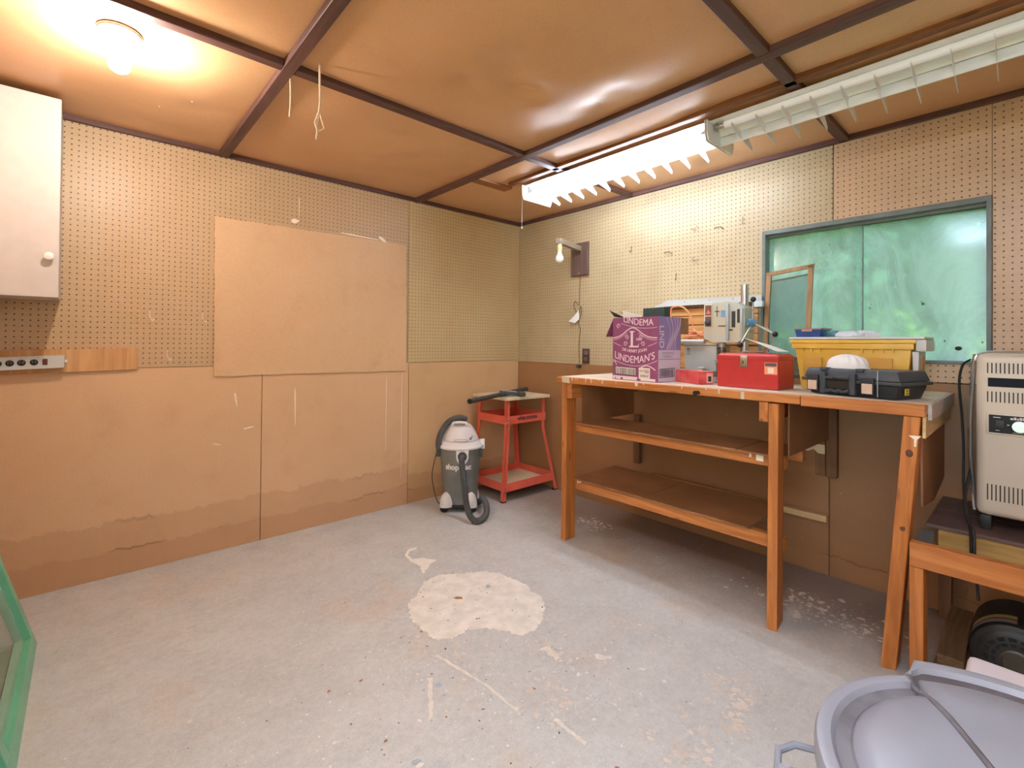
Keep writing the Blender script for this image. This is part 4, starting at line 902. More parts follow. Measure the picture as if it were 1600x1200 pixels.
# yellow tote with pale lid rim
M_YEL = mat('yellow_plastic', 'dfae3e', .42, var=.04, c2='e5b94c'); M_YELD = mat('yellow_recess', 'cc963a', .5, var=.04); M_PGREY = mat('pale_grey_plastic', 'c9c8c6', .4, var=.03)
F = frame2((-.345, -2.268), (-.02, -1), BZ); R3 = F.to_3x3(); w, dp, h = .490, .19, .232
t = thing('yellow_tote', 'yellow plastic storage tote with pale grey rim behind the black case', 'storage tote', F @ Vector((w/2, dp/2, 0)))
build('body', MB().taper(.018, w-.045, .015, dp-.015, 0, h-.045, .02, .006, M=F), M_YEL, t)
build('collar', MB().box(.008, w-.035, .0, dp-.0, h-.047, h-.022, .004, M=F).box(.002, w-.028, -.006, dp+.006, h-.022, h-.006, .004, M=F), M_YEL, t)
build('lid', MB().box(0, w, -.008, dp+.008, h-.005, h+.006, .004, M=F), M_PGREY, t)
build('end_panel', MB().taper(w-.044, w-.022, .02, dp-.02, .03, h-.055, .004, .003, M=F).box(w-.030, w+.004, .0, dp, h-.052, h-.0055, .006, M=F), M_PGREY, t)
build('end_slot', MB().box(w-.0215, w-.0195, .06, dp-.06, .10, h-.07, M=F), M_YELD, t, smooth=False)
for x0, x1 in ((.055, .13), (.30, .385)): build('recess', MB().box(x0, x1, .006, .0125, .05, h-.085, M=F), M_YELD, t, smooth=False)
for x in (.05, .085, .12, .28, .315, .35, .385): build('rib', MB().box(x, x+.005, .002, .012, h-.062, h-.045, M=F), M_YEL, t, smooth=False)
for z in (.09, .12): build('rib', MB().box(.14, .29, .004, .011, z, z+.004, M=F), M_YEL, t, smooth=False)
TZ = BZ+h+.0065
G = frame2((-.30, -2.275), (-.15, -.99), TZ)
t = thing('blue_bin', 'small dark blue parts bin on the left of the yellow tote', 'parts bin', G @ Vector((.06, .06, 0)))
build('bin_body', MB().taper(0, .115, 0, .10, 0, .036, .006, .003, M=G), mat('blue_plastic', '2a4a86', .4, var=.06), t)
build('bin_rim', MB().box(-.004, .119, -.004, .002, .0365, .042, .001, 1, M=G).box(-.004, .119, .098, .104, .0365, .042, .001, 1, M=G).box(-.004, .002, .002, .098, .0365, .042, M=G).box(.113, .119, .002, .098, .0365, .042, M=G), mat('bin_rim_tan', '8f6f6a', .45), t)
build('pull_lip', MB().box(.035, .08, -.009, -.0045, .026, .036, .001, 1, M=G), mat('lip_tan', 'b98b6e', .45), t)
single('green_handle', MB().box(.122, .165, .03, .055, .0, .030, .006, M=G), mat('teal_plastic', '3d6f78', .45), 'dark teal plastic piece beside the blue bin on the tote', 'plastic piece')
def bag(u, v):
    a = 2*PI*v; r = 1+.18*math.sin(5*a+3*u); q = math.sin(PI*u/2)
    return G @ Vector((.235+.085*q*r*math.cos(a), .06+.05*q*r*math.sin(a), .002+.022*(math.cos(PI*u/2))**.7*(1+.3*math.sin(7*a))))
tb = NT('clear_bag'); tb.bsdf((.85, .88, .95), .25, 0, None, .5, **{'Transmission Weight': .35})
single('plastic_bag', MB().grid(bag, 8, 28), tb.m, 'crumpled clear plastic bag on the yellow tote', 'bag')

# black tool case with two pale latches
M_CASE = mat('black_case', '3a4047', .45, var=.08); M_CASED = mat('case_dark', '22262b', .5, var=.1); M_LATCH = mat('pale_latch_label', 'cbb09b', .6, var=.06, scale=30)
F = frame2((-.548, -2.380), (-.284, -.958), BZ); R3 = F.to_3x3(); w, dp = .362, .225
t = thing('tool_case', 'black plastic tool case with two pale latches at the bench front edge', 'tool case', F @ Vector((w/2, dp/2, 0)))
build('lower_shell', MB().taper(.010, w-.012, .010, dp-.01, 0, .052, .014, .008, M=F), M_CASED, t)
build('flange', MB().box(0, w, 0, dp, .0525, .066, .004, M=F).box(-.022, .0, .03, .08, .054, .064, .003, M=F), M_CASE, t)
build('upper_shell', MB().hexa(tf(F, [(.004, .004, .0665), (w-.004, .004, .0665), (w-.004, dp-.004, .0665), (.004, dp-.004, .0665), (.014, .016, .106), (w-.018, .016, .106), (w-.018, dp-.014, .106), (.014, dp-.014, .106)]), .008), M_CASE, t)
for x0 in (.026, .232):
    la = build('latch', MB().box(x0, x0+.046, -.007, .003, .014, .078, .003, M=F), M_CASED, t)
    build('latch_label', MB().box(x0+.005, x0+.041, -.0082, -.0068, .017, .055, M=F), M_LATCH, la, smooth=False)
for x0 in (.080, .192): build('handle_post', MB().box(x0, x0+.022, -.010, .006, .006, .090, .003, M=F), M_CASE, t)
build('handle_bar', MB().box(.102, .192, -.012, .002, .066, .076, .003, M=F), M_CASE, t)
build('grip', MB().tube(spline(tf(F, [(.100, -.010, .022), (.115, -.016, .016), (.13, -.014, .022), (.145, -.016, .016), (.16, -.014, .022), (.175, -.016, .016), (.192, -.010, .022)]), 5), .007, 8), M_CASED, t)
build('handle_well', MB().box(.103, .191, .000, .004, .028, .064, M=F), M_BLACK, t, smooth=False)
for x0 in (.07, .205): build('lid_block', MB().box(x0, x0+.028, .008, .05, .096, .1095, .003, M=F), M_CASE, t)
build('badge', MB().box(.132, .148, -.0130, -.0118, .066, .073, M=F), M_BLACK, t, smooth=False)
build('warranty_tag', MB().box(w-.0118, w-.0105, .05, .078, .018, .042, M=F), mat('yellow_tag', 'd6bf2e', .5), t, smooth=False)
build('tag_print', MB().box(w-.0106, w-.0100, .058, .070, .023, .027, M=F).box(w-.0106, w-.0100, .058, .070, .033, .037, M=F), M_INK, t, smooth=False)
build('strap_line', MB().box(.286, .289, -.0012, .0005, .008, .106, M=F), mat('pale_edge', '9aa0a4', .5), t, smooth=False)
# dust mask on the case
c = F @ Vector((.135, .085, .1068)); R3 = F.to_3x3()
def mask(u, v):
    a = PI*(2*v); q = math.sin(PI*u/2); rib = 1+.045*math.sin(14*a)*math.sin(PI*min(1,u*1.1))**.7*(1 if u < .95 else .3)
    return c+R3 @ Vector((.078*q*rib*math.cos(a), .052*q*rib*math.sin(a), .058*math.cos(PI*u/2)**.8))
t = thing('dust_mask', 'white moulded dust mask lying dome up on the black case', 'dust mask', c)
build('cup', MB().grid(mask, 16, 112), mat('white_mask', 'e6e4e2', .7, var=.03), t)
for k_ in range(4): 
    pts = [c+R3 @ Vector((.076*math.sin(s)-.012+.014*k_, -.046*math.cos(s*.9)*.35-.012, .012+.052*math.cos(s*1.02)**.9)) for s in [(-.5+.1*i)*1.0 for i in range(8)]]
build('brim', MB().lathe([(.98, 0), (1.04, .0), (1.04, .003), (.98, .004)], Matrix.Translation(c) @ R3.to_4x4() @ Matrix.Diagonal((.078, .052, 1, 1)), 36, cap=False), bpy.data.materials['white_mask'], t)

# ------------------------------------------------------------------ red work-station cart in the corner
M_ORED = mat('orange_red_steel', 'd9614a', .42, var=.06); M_PLY = mat('pale_top_board', 'd8c8a2', .6, var=.05)
t = thing('work_stand', 'orange-red steel work stand with pale top board in the room corner', 'tool stand', (-.29, -.27, 0))
build('top_board', MB().hexa([Vector(p) for p in ((-.53, -.45, .745), (-.075, -.455, .742), (-.075, -.04, .742), (-.53, -.04, .745), (-.53, -.45, .768), (-.075, -.455, .765), (-.075, -.04, .765), (-.53, -.04, .768))], .002, 1), M_PLY, t, smooth=False)
def angle_leg(P, sx, sy):
    b = MB(); L = .029; th = .003
    for (a, c) in zip(P, P[1:]):
        a, c = Vector(a), Vector(c)
        for du, dv in ((Vector((sx*L, 0, 0)), Vector((0, sy*th, 0))), (Vector((sx*th, 0, 0)), Vector((0, sy*L, 0)))):
            b.hexa([a, a+du, a+du+dv, a+dv, c, c+du, c+du+dv, c+dv])
    return b
legs = {(1, 1): [(-.560, -.452, .0), (-.505, -.425, .52), (-.502, -.423, .743)], (-1, 1): [(-.005, -.478, .0), (-.105, -.425, .50), (-.100, -.423, .741)],
        (1, -1): [(-.560, -.035, .0), (-.505, -.075, .52), (-.502, -.077, .743)], (-1, -1): [(-.015, -.030, .0), (-.105, -.075, .50), (-.100, -.077, .741)]}
for (sx, sy), P in legs.items():
    l = build('leg', angle_leg(P, sx, sy), M_ORED, t, smooth=False)
    p = Vector(P[0]); build('foot', MB().box(min(p.x, p.x+sx*.036), max(p.x, p.x+sx*.036), min(p.y, p.y+sy*.036), max(p.y, p.y+sy*.036), 0, .012, .003), M_BLACK, l)
def tray(name, x0, x1, y0, y1, z0, z1, x0b, x1b, y0b, y1b, floor_m):
    th = .003; b = MB()
    lo = [(x0b, y0b, z0), (x1b, y0b, z0), (x1b, y1b, z0), (x0b, y1b, z0)]; hi = [(x0, y0, z1), (x1, y0, z1), (x1, y1, z1), (x0, y1, z1)]
    c = Vector(((x0+x1)/2, (y0+y1)/2, 0))
    for i in range(4):
        j = (i+1) % 4; q = [Vector(lo[i]), Vector(lo[j]), Vector(hi[j]), Vector(hi[i])]
        mid = (q[0]+q[1])/2; n = Vector((c.x-mid.x, c.y-mid.y, 0)); n = (Vector((math.copysign(1, n.x), 0, 0)) if abs(lo[i][0]-lo[j][0]) < abs(lo[i][1]-lo[j][1]) else Vector((0, math.copysign(1, n.y), 0)))*th
        b.hexa([q[0], q[1], q[1]+n, q[0]+n, q[3], q[2], q[2]+n, q[3]+n])
    o = build(name, b, M_ORED, t, smooth=False)
    build('tray_floor', MB().box(x0b+.004, x1b-.004, y0b+.004, y1b-.004, z0+.0, z0+.006), floor_m, o, smooth=False)
    return o
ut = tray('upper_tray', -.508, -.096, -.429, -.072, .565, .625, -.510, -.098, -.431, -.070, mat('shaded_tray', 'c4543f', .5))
lt = tray('lower_tray', -.548, -.030, -.462, -.045, .082, .142, -.552, -.022, -.466, -.040, M_PLY)
text('lettering', "WORK STATION", .030, (-.300, -.4325, .598), (1, 0, 0), (0, 0, 1), M_INK, t, bold=.0012, sx=.92)
text('lettering', "THE", .014, (-.372, -.4325, .615), (1, 0, 0), (0, 0, 1), M_INK, t)
b = MB()
for x, y, z in ((-.497, -.432, .61), (-.497, -.432, .58), (-.112, -.432, .60), (-.548, -.47, .125), (-.548, -.47, .095), (-.038, -.468, .12), (-.50, -.432, .54), (-.51, -.42, .60), (-.51, -.42, .575)): b.sphere((x, y, z), .0055, (1, 1, 1), 8, 6)
build('rivet', b, M_METAL, t)

# vacuum wand with floor nozzle lying over the stand
M_DKGREY = mat('dark_grey_plastic', '3f4040', .42, var=.08)
t = thing('vacuum_wand', 'dark grey vacuum wand lying across the pale top of the work stand', 'vacuum wand', (-.54, -.40, .768))
a_, c_ = Vector((-.975, -.588, .790)), Vector((-.07, -.175, .788))
build('tube', MB().tube([a_, a_.lerp(c_, .48)], .0175, 18, r_end=.0165, cap=False).tube([a_.lerp(c_, .47), c_], .019, 18, r_end=.0175), M_DKGREY, t)
build('tube_bore', MB().cyl(a_+(c_-a_)*.001, a_+(c_-a_)*.03, .0155, n=16), M_BLACK, t)
build('nozzle', MB().beam((-.50, -.335, .800), (-.36, -.43, .784), .030, .030, bev=.008).beam((-.385, -.47, .786), (-.345, -.385, .786), .045, .030, bev=.006), M_DKGREY, t)
build('nozzle_strip', MB().beam((-.505, -.345, .816), (-.40, -.415, .803), .008, .004), mat('nozzle_grey', 'b7babb', .4), t, smooth=False)

# ------------------------------------------------------------------ shop vacuum
M_DRUM = mat('drum_grey', '6b6d67', .5, var=.1, scale=5, c2='7b7d76'); M_VACW = mat('vac_white', 'e2dedb', .45, var=.04); M_HOSE = mat('hose_grey', '4b4a48', .5, var=.08)
VX, VY = -.835, -.300
t = thing('shop_vacuum', 'grey drum wet-dry vacuum with white lid and black hose in the corner', 'vacuum cleaner', (VX, VY, 0))
T = Matrix.Translation((VX, VY, 0))
build('drum', MB().lathe([(.118, .045), (.122, .05), (.124, .08), (.143, .415), (.147, .425), (.147, .440)], T, 48), M_DRUM, t)
build('base_ring', MB().lathe([(.120, .032), (.126, .036), (.126, .052), (.122, .054)], T, 40), M_BLACK, t)
build('lid', MB().lathe([(.150, .432), (.162, .436), (.165, .446), (.160, .456), (.150, .462), (.142, .474), (.132, .482), (.110, .484)], T, 48), M_VACW, t)
V2 = Vector((-math.sin(.73), -math.cos(.73), 0))        # the vacuum's front, towards the room
VR = Vector((math.cos(.73), -math.sin(.73), 0))
T2 = T @ Matrix(((VR.x, -V2.x, 0, 0), (VR.y, -V2.y, 0, 0), (0, 0, 1, 0), (0, 0, 0, 1)))
build('motor_cover', MB().lathe([(.128, .486), (.124, .505), (.110, .535), (.092, .565), (.070, .590), (.045, .603), (.012, .607)], T2 @ Matrix.Diagonal((1.0, .92, 1, 1)), 36), M_VACW, t)
build('carry_handle', MB().tube(spline([T2 @ Vector(p) for p in ((-.055, -.045, .578), (-.045, -.06, .606), (0, -.066, .612), (.045, -.06, .606), (.055, -.045, .578))]), .010, 10), M_VACW, t)
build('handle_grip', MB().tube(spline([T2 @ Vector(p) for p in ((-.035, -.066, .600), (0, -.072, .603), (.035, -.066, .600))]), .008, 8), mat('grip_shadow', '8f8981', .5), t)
def on_front(x, z, r): return T2 @ Vector((x, -math.sqrt(max(1e-6, r*r-x*x)), z))
build('rating_label', MB().poly([T2 @ Vector(p) for p in ((-.018, -.0755, .565), (.02, -.0755, .565), (.02, -.071, .582), (-.018, -.071, .582))]), mat('label_grey', 'b3aca2', .5), t, smooth=False, recalc=False)
b = MB(); ribbon(b, [T2 @ Vector((.018+.052*math.cos(a), -.132+.010*abs(math.cos(a))**2-.010*math.sin(a)-.004, .497+.010*math.sin(a))) for a in [2*PI*i/30 for i in range(31)]], .003, V2+Vector((0, 0, 1)), .002)
build('oval_badge', b, M_INK, t, smooth=False, recalc=False)
for s in (-1, 1): 
    la = build('lid_latch', MB().box(-.016, .016, -.012, .012, .418, .486, .004, M=T2 @ Matrix.Translation((s*.158, 0, 0)) @ Matrix.Rotation(s*.0, 4, 'Z')), M_VACW, t)
    build('side_handle', MB().box(-.020, .008, -.02, .02, .36, .416, .004, M=T2 @ Matrix.Translation((s*.150, 0, 0))), mat('vac_green_grey', '3d4743', .5), t)
# hose port
pc = T2 @ Vector((.030, -.142, .395))
A = Matrix.Translation(pc) @ Matrix(((VR.x, 0, V2.x, 0), (VR.y, 0, V2.y, 0), (0, 1, 0, 0), (0, 0, 0, 1)))
build('port_plate', MB().prism([A @ Vector((x, y, -.008)) for x, y in [(-.042, .045), (.042, .045), (.042, .0)]+[(.042*math.cos(a), .06*math.sin(a)) for a in [-i*PI/10 for i in range(1, 10)]]+[(-.042, 0)]], V2*.020), M_VACW, t)
build('port_ring', MB().lathe([(.030, .012), (.032, .016), (.030, .022), (.022, .022)], A, 24), M_DKGREY, t)
def ribbed(P, r, pitch, amp, sub=6):
    Q = spline(P, 14); L = [0]
    for a, c in zip(Q, Q[1:]): L.append(L[-1]+(c-a).length)
    n = int(L[-1]/pitch*2); pts = []; rad = []; j = 0
    for i in range(n+1):
        d = L[-1]*i/n
        while j < len(L)-2 and L[j+1] < d: j += 1
        u = (d-L[j])/max(1e-9, L[j+1]-L[j]); pts.append(Q[j].lerp(Q[j+1], u)); rad.append(r+(amp if i % 2 else -amp))
    return MB().tube(pts, r, 12, radii=rad)
ps = pc+V2*.02
hose = [ps, ps+V2*.04+Vector((0, 0, -.015)), ps+V2*.055+VR*.01+Vector((0, 0, -.09)), ps+V2*.06+VR*.025+Vector((0, 0, -.20)), ps+V2*.09+VR*.04+Vector((0, 0, -.29)), ps+V2*.15+VR*.075+Vector((0, 0, -.355)),
        ps+V2*.155+VR*.125+Vector((0, 0, -.374)), ps+V2*.09+VR*.170+Vector((0, 0, -.355)), ps+V2*.01+VR*.165+Vector((0, 0, -.315)), ps-V2*.07+VR*.135+Vector((0, 0, -.30)), ps-V2*.15+VR*.13+Vector((0, 0, -.34)), ps-V2*.20+VR*.10+Vector((0, 0, -.374))]
build('hose', ribbed(hose, .0195, .009, .0016), M_HOSE, t)
hb = [T2 @ Vector(p) for p in ((-.140, -.085, .435), (-.142, -.085, .485), (-.125, -.07, .545), (-.085, -.04, .605), (-.035, -.02, .632), (.005, 0, .634), (.03, .03, .622))]
build('hose', ribbed(hb, .0215, .009, .0013), M_HOSE, t)
build('power_cord', MB().tube(spline([T2 @ Vector(p) for p in ((.03, .0, .628), (.055, -.01, .60), (.078, -.03, .555), (.088, -.08, .515), (.082, -.115, .506), (.088, -.12, .508), (.075, -.118, .508), (.085, -.11, .52))]), .0028, 6), mat('grey_cord', '6e6a65', .5), t)
build('rear_cord', MB().tube(spline([T2 @ Vector(p) for p in ((-.165, .0, .40), (-.185, .02, .33), (-.205, .03, .22), (-.19, .02, .12), (-.165, .0, .05), (-.14, .02, .006))]), .003, 6), M_BLACK, t)
# casters with white fenders
for ang in (-2.30, -.84, .84, 2.30):
    dx, dy = math.cos(ang), math.sin(ang); Q = T2 @ Matrix.Translation((dx*.135, dy*.135, 0)) @ Matrix.Rotation(ang, 4, 'Z')
    o = build('caster', MB().lathe([(.004, -.017), (.024, -.015), (.027, -.006), (.027, .006), (.024, .015), (.004, .017)], Q @ Matrix.Translation((.012, 0, .0275)) @ Matrix.Rotation(PI/2, 4, 'X'), 20).box(-.02, .02, -.02, .02, .045, .06, .004, M=Q), M_BLACK, t)
    build('fender', MB().grid(lambda u, v: Q @ Vector((-.022+.062*math.sin(PI*u/2)*math.cos(PI*(v-.5)*1.0), .048*math.sin(PI*u/2)*math.sin(PI*(v-.5)), .038+.100*math.cos(PI*u/2)**.8)), 8, 16), mat('fender_white', 'd9d5cf', .45), o)
# lettering wrapped on the drum
def wrap_text(body, size, xc, z, m, parent):
    o = text('lettering', body, size, (0, 0, 0), (1, 0, 0), (0, 1, 0), m, parent, bold=.0022, sx=1.0)
    inv = _mw[parent.name].inverted(); fw = _mw[parent.name]
    for v in o.data.vertices:
        q = fw @ v.co; x = q.x+xc; zz = z+q.y; r = .124+(.143-.124)*(zz-.08)/(.415-.08)+.0012+q.z
        a = x/r; v.co = inv @ (T2 @ Vector((r*math.sin(a), -r*math.cos(a), zz)))
wrap_text("shop", .052, -.045, .315, M_VACW, t); wrap_text("vac", .052, .060, .315, M_VACW, t)

# ------------------------------------------------------------------ low platform, heater, motor under it
M_PLATE = mat('maroon_board', '5d4844', .5, var=.15, scale=6)
t = thing('low_platform', 'low orange lumber platform at right of the bench carrying the heater', 'platform', (-.36, -3.1, 0))
PE = -3.62
build('front_beam', MB().box(-.70, -.662, PE, -2.758, .412, .494, .002, 1), M_FIRY, t, smooth=False)
build('leg', MB().box(-.694, -.60, -2.795, -2.757, 0, .410, .002, 1), M_FIRZ, t, smooth=False)
build('leg', MB().box(-.694, -.60, PE, PE+.04, 0, .410, .002, 1), M_FIRZ, t, smooth=False)
build('side_beam', MB().box(-.66, -.45, -2.800, -2.762, .43, .480, .002, 1), mat('grey_side_beam', '6f7274', .55, .2), t, smooth=False)
build('rear_beam', MB().box(-.47, -.432, PE, -2.808, .415, .497, .002, 1), wood('yellow_pine_y', '94743c', 'bd9a5c', 'y', .6), t, smooth=False)
for x in (-.045,): build('wall_beam', MB().box(x-.02, x+.02, PE, -2.77, .415, .497, .002, 1), M_OLDW, t, smooth=False)
for x0, x1 in ((-.485, -.245), (-.243, -.004)): build('deck_board', MB().box(x0, x1, PE, -2.775, .498, .512, .002, 1), M_PLATE, t, smooth=False)
for s in (-2.79, PE+.05): build('rear_leg', MB().box(-.07, -.03, s-.02, s+.02, 0, .414, .002, 1), M_OLDW, t, smooth=False)

M_HEAT = mat('heater_beige', 'c4b8a6', .42, .05, var=.04, scale=4); M_CHROME = mat('chrome_trim', 'b9bdc0', .22, .9, var=.05); M_SLOT = mat('heater_slot', '2a231b', .6)
HX, H0, H1, HZ0, HZ1 = -.42, -2.905, -3.36, .566, 1.150
t = thing('space_heater', 'beige metal space heater with black control panel on the platform', 'heater', (-.30, -3.13, .512))
b = MB().box(HX+.03, -.16, H1+.015, H0-.012, HZ0, HZ1-.01, .015, 3); build('cabinet', b, mat('heater_side', '9c968c', .4, .3), t)
b = MB().box(HX, HX+.06, H1, H0, HZ0, HZ1, .028, 5); fr = build('front_panel', b, M_HEAT, t)
# bowed chrome side trim
for y, s in ((H0, 1), (H1, -1)):
    build('side_trim', MB().tube([(HX+.045, y+s*(.004+.014*math.sin(PI*i/14)), HZ0+.005+(HZ1-HZ0-.01)*i/14) for i in range(15)], .007, 8), M_CHROME, t)
    build('side_grille', MB().grid(lambda u, v: Vector((HX+.052+.05*v, y+s*(.002+.013*math.sin(PI*u)), HZ0+.01+(HZ1-HZ0-.02)*u)), 14, 3), bpy.data.materials['heater_side'], t)
build('top_trim', MB().tube([(HX+.02, H0+.003, HZ1-.03), (HX+.02, H0-.004, HZ1-.006), (HX+.02, H0-.03, HZ1+.002), (HX+.02, H1+.03, HZ1+.002), (HX+.02, H1+.004, HZ1-.006), (HX+.02, H1-.003, HZ1-.03)], .006, 8), M_CHROME, t)
for z0, z1, nm in ((1.078, 1.115, 0), (.975, 1.013, 0), (.625, .682, 0)):
    b = MB(); y = -2.934
    while y > H1+.03:
        b.box(HX-.0006, HX+.002, y-.0034, y, z0, z1); y -= .0106
    build('vent_slot', b, M_SLOT, t, smooth=False)
build('air_outlet', MB().box(HX-.0008, HX+.002, -3.33, -2.936, 1.030, 1.062, .0007, 1), mat('outlet_black', '10141d', .6, spec=.2), t, smooth=False)
build('panel_bezel', MB().box(HX-.006, HX+.002, -3.20, -2.932, .860, .938, .004), M_HEAT, t)
cp = build('control_panel', MB().box(HX-.0075, HX-.0055, -3.195, -2.939, .868, .931), mat('panel_black', '26282a', .55, spec=.2), t, smooth=False)
kb = build('dial_knob', MB().lathe([(.021, 0), (.021, .012), (.019, .015)], Matrix.Translation((HX-.0076, -3.015, .896)) @ Matrix.Rotation(-PI/2, 4, 'Y'), 28).box(-.0005, .0005, -.001, .001, 0, .001, M=Matrix.Translation((HX-.01, -3.015, .896))), M_CHROME, cp)
build('rocker_switch', MB().box(HX-.011, HX-.0076, -2.978, -2.955, .884, .913, .002), M_BLACK, cp)
b = MB(); rk = random.Random(6); y = -2.992
while y > -3.09:
    wd = rk.uniform(.004, .008); b.box(HX-.0080, HX-.0076, y-wd, y, .918, .918+rk.choice((.006, .009))); y -= wd+.0015
b.box(HX-.0080, HX-.0076, -2.968, -2.950, .921, .924).box(HX-.0080, HX-.0076, -2.966, -2.956, .876, .878).box(HX-.0080, HX-.0076, -2.99, -2.984, .897, .900).box(HX-.0080, HX-.0076, -3.06, -2.998, .872, .8735)
build('panel_print', b, mat('print_white', 'c9c6bf', .5), cp, smooth=False)
for y in (-2.93, -3.33):
    for x in (HX+.02, -.20): build('foot', MB().box(x, x+.03, y-.015, y+.015, .5128, .564, .004), M_BLACK, t)
build('lead', MB().tube(spline([(-.37, -2.888, 1.125), (-.355, -2.865, 1.10), (-.34, -2.855, 1.03), (-.33, -2.862, .90), (-.35, -2.868, .78), (-.40, -2.872, .66), (-.47, -2.885, .56), (-.50, -2.905, .525), (-.53, -2.91, .44), (-.54, -2.92, .30)]), .0042, 8), M_BLACK, t)
build('lead', MB().tube(spline([(-.375, -2.889, .72), (-.42, -2.878, .62), (-.478, -2.895, .530), (-.515, -2.90, .47), (-.52, -2.90, .38)]), .0045, 8), M_BLACK, t)

M_MOTOR = mat('motor_black', '2b2a28', .5, .2, var=.2, scale=12)
MC = Vector((-.50, -3.010, .120)); Am = Matrix.Translation(MC) @ Matrix.Rotation(-PI/2, 4, 'Y')
t = thing('electric_motor', 'black electric motor with vent ring on the floor under the platform', 'motor', (MC.x+.1, MC.y, 0))
build('shell', MB().lathe([(.112, -.24), (.118, -.23), (.118, -.02), (.112, .0), (.100, .008)], Am, 40), M_MOTOR, t)
build('end_bell', MB().lathe([(.0995, .008), (.088, .016), (.060, .020), (.040, .021)], Am, 40), M_MOTOR, t)
hb_ = build('bearing_cap', MB().lathe([(.040, .0215), (.043, .026), (.036, .030), (.033, .025), (.020, .025)], Am, 28), mat('worn_cap', '4b463c', .45, .4), t)
b = MB()
for k_ in range(16):
    a = 2*PI*k_/16
    for r0, r1 in ((.052, .062), (.068, .080)):
        b.prism([Am @ Vector((r*math.cos(q), r*math.sin(q), .0206 if r < .065 else .0186)) for r, q in ((r0, a), (r1, a), (r1, a+.27), (r0, a+.27))], Am.to_3x3() @ Vector((0, 0, .0012)))
build('vent_slot', b, mat('motor_slot', '080808', .7), t, smooth=False)
def plate(z0, z1, a0, a1, m):
    build('name_plate', MB().grid(lambda u, v: Am @ Vector((.1188*math.cos(a0+(a1-a0)*u), .1188*math.sin(a0+(a1-a0)*u), z0+(z1-z0)*v)), 12, 1), m, t)
plate(-.075, -.048, .0, 1.2, mat('plate_cream', 'a99a72', .5)); plate(-.040, -.010, .0, 1.3, mat('plate_grey', '7d7470', .5))
build('mount_foot', MB().box(-.48, -.30, MC.y-.09, MC.y+.09, .0, .010, .002).box(-.44, -.34, MC.y-.05, MC.y+.05, .0105, .02), M_MOTOR, t)
M_SCRAP = wood('scrap_lumber', '5f462c', '7b5f3f', 'x', .7)  # wood colour darkened for the shade under the platform
for i, (a, c, w_, h_, lb) in enumerate((((-.60, -2.845, .02), (-.12, -2.865, .02), .085, .038, 'lower lumber offcut on the floor under the platform beside the motor'), ((-.56, -2.850, .060), (-.10, -2.845, .060), .07, .038, 'upper lumber offcut stacked under the platform beside the motor'))):
    single('lumber_offcut', MB().beam(a, c, w_, h_, bev=.002), M_SCRAP, lb, 'lumber', 'lumber offcuts under the platform', smooth=False)

# ------------------------------------------------------------------ garbage can, pale tub behind it
M_CAN = mat('grey_can_plastic', '8b8c94', .40, var=.05, scale=5); M_CANB = mat('can_body', '807f82', .45, var=.06); M_GROOVE = mat('dusty_groove', '544c4c', .7, var=.2, scale=7, c2='777479')
CC = Vector((-1.965, -3.074, .615)); CR = .247
t = thing('garbage_can', 'grey plastic garbage can with domed lid in the near right corner', 'garbage can', (CC.x, CC.y, 0))
T = Matrix.Translation((CC.x, CC.y, 0))
build('body', MB().lathe([(.175, .0), (.182, .01), (.225, .56), (.236, .562), (.236, .578)], T, 56), M_CANB, t)
_lid = build('lid', MB().lathe([(CR-.004, .580), (CR, .584), (CR, .604), (CR-.003, .612), (CR-.010, .615), (CR-.020, .613), (CR-.026, .604), (CR-.044, .604), (CR-.050, .612), (CR-.070, .624), (CR-.12, .633), (.06, .637), (.004, .638)], T, 72), M_CAN, t)
def widen(o):
    for v in o.data.vertices:
        d = v.co.x*.457-v.co.y*.889
        k_ = 1+.19*min(1, max(0, (d+.058)/.012)); v.co.x *= k_; v.co.y *= k_
widen(_lid)
g = build('lid_groove', MB().lathe([(CR-.0255, .6055), (CR-.030, .6048), (CR-.0435, .6048), (CR-.0465, .608)], T, 64, cap=False), M_GROOVE, t); widen(g)
hd_ = (Vector((-1.95, -3.01, 0))-Vector((-1.765, -2.902, 0))).normalized()
pts = []
for i in range(22):
    s = -.235+.42*i/21; p = Vector((CC.x, CC.y, 0))+hd_*s+Vector((-hd_.y, hd_.x, 0))*(-.055)
    r = (p-Vector((CC.x, CC.y, 0))).length; prof = [(.0, .638), (.06, .637), (CR-.12, .633), (CR-.070, .624), (CR-.050, .612), (CR-.026, .606), (CR-.01, .615), (CR, .612)]
    z = .612
    for (r0, z0), (r1, z1) in zip(prof, prof[1:]):
        if r0 <= r <= r1: z = z0+(z1-z0)*(r-r0)/(r1-r0)
    pts.append((p.x, p.y, z))
build('lid_seam', MB().tube(pts, .0048, 6), M_GROOVE, t)
hdir = Vector((-.36, .93, 0)).normalized(); hs = Vector((-hdir.y, hdir.x, 0)); hc = Vector((CC.x, CC.y, 0))+hdir*.238
def hp(a, s, z): return hc+hdir*a+hs*s+Vector((0, 0, z))
ho = build('side_handle', MB().tube([hp(.0, -.072, .545), hp(.03, -.068, .545), hp(.052, -.045, .545), hp(.056, 0, .545), hp(.052, .045, .545), hp(.03, .068, .545), hp(0, .072, .545)], .005, 8).beam(hp(-.01, -.06, .545), hp(-.01, .06, .545), .006, .04).beam(hp(.0, 0, .545), hp(.055, 0, .545), .004, .03).beam(hp(.054, -.05, .535), hp(.054, .05, .535), .005, .03), M_CAN, t)
t = thing('pale_tub', 'pinkish white plastic tub behind the garbage can lid', 'tub', (-1.50, -3.13, 0))
F = frame2((-1.705, -2.972), (0, -1), 0)
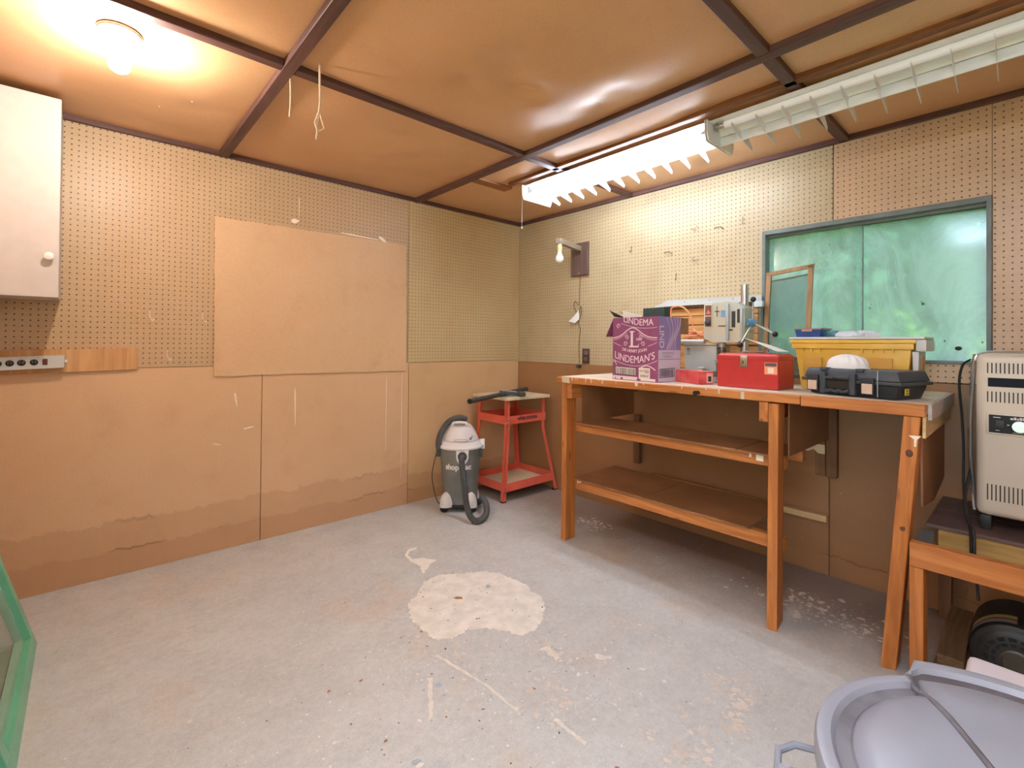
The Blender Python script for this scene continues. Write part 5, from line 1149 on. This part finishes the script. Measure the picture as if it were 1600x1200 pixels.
build('body', MB().taper(0, .42, 0, .185, 0, .525, .03, .02, M=F), mat('pale_tub_plastic', 'c9bfc2', .35, var=.04), t)
build('rim', MB().box(-.010, .430, -.008, .193, .526, .560, .016, 4, M=F), bpy.data.materials['pale_tub_plastic'], t)

# ------------------------------------------------------------------ green window sash leaning at the left
M_GREEN = mat('green_paint', '6fba95', .3, var=.06, scale=15)
s0 = Vector((-2.955, -.478, 0)); e1 = Vector((0, -1, 0)); e2 = Vector((-.268, 0, .9635)); e3 = Vector((-.9635, 0, -.268))
def sp_(a, c, d): return s0+e1*a+e2*c+e3*d
def sbar(a0, a1, c0, c1, d0=0, d1=.042, bev=.0015): return MB().hexa([sp_(a0, c0, d0), sp_(a1, c0, d0), sp_(a1, c1, d0), sp_(a0, c1, d0), sp_(a0, c0, d1), sp_(a1, c0, d1), sp_(a1, c1, d1), sp_(a0, c1, d1)], bev, 1)
t = thing('green_sash', 'green painted wooden window sash with glass leaning at the left edge', 'window sash', (-3.07, -1.2, 0))
SL, SW = 1.02, 1.50
build('bottom_rail', sbar(0, SW, 0, .050), M_GREEN, t, smooth=False); build('top_rail', sbar(0, SW, SL-.05, SL), M_GREEN, t, smooth=False)
build('stile', sbar(0, .05, .0503, SL-.0503), M_GREEN, t, smooth=False); build('stile', sbar(SW-.05, SW, .0503, SL-.0503), M_GREEN, t, smooth=False); build('mullion', sbar(.725, .775, .0503, SL-.0503), M_GREEN, t, smooth=False)
for a0, a1 in ((.0503, .7247), (.7753, SW-.0503)):
    for q in ((a0, a1, .0503, .068), (a0, a1, SL-.068, SL-.0503), (a0, a0+.018, .0683, SL-.0683), (a1-.018, a1, .0683, SL-.0683)): build('glass_stop', sbar(*q, .020, .040, 0), mat('grey_green_stop', '93b89c', .5, var=.08) if 'grey_green_stop' not in bpy.data.materials else bpy.data.materials['grey_green_stop'], t, smooth=False)
    tg = bpy.data.materials.get('clear_pane')
    if not tg:
        tg = NT('clear_pane'); tg.bsdf((.93, .96, .93), .05, 0, None, .5, **{'Transmission Weight': .94, 'IOR': 1.1}); tg = tg.m
    build('pane', sbar(a0+.001, a1-.001, .0515, SL-.0515, .041, .0435, 0), tg, t, smooth=False)
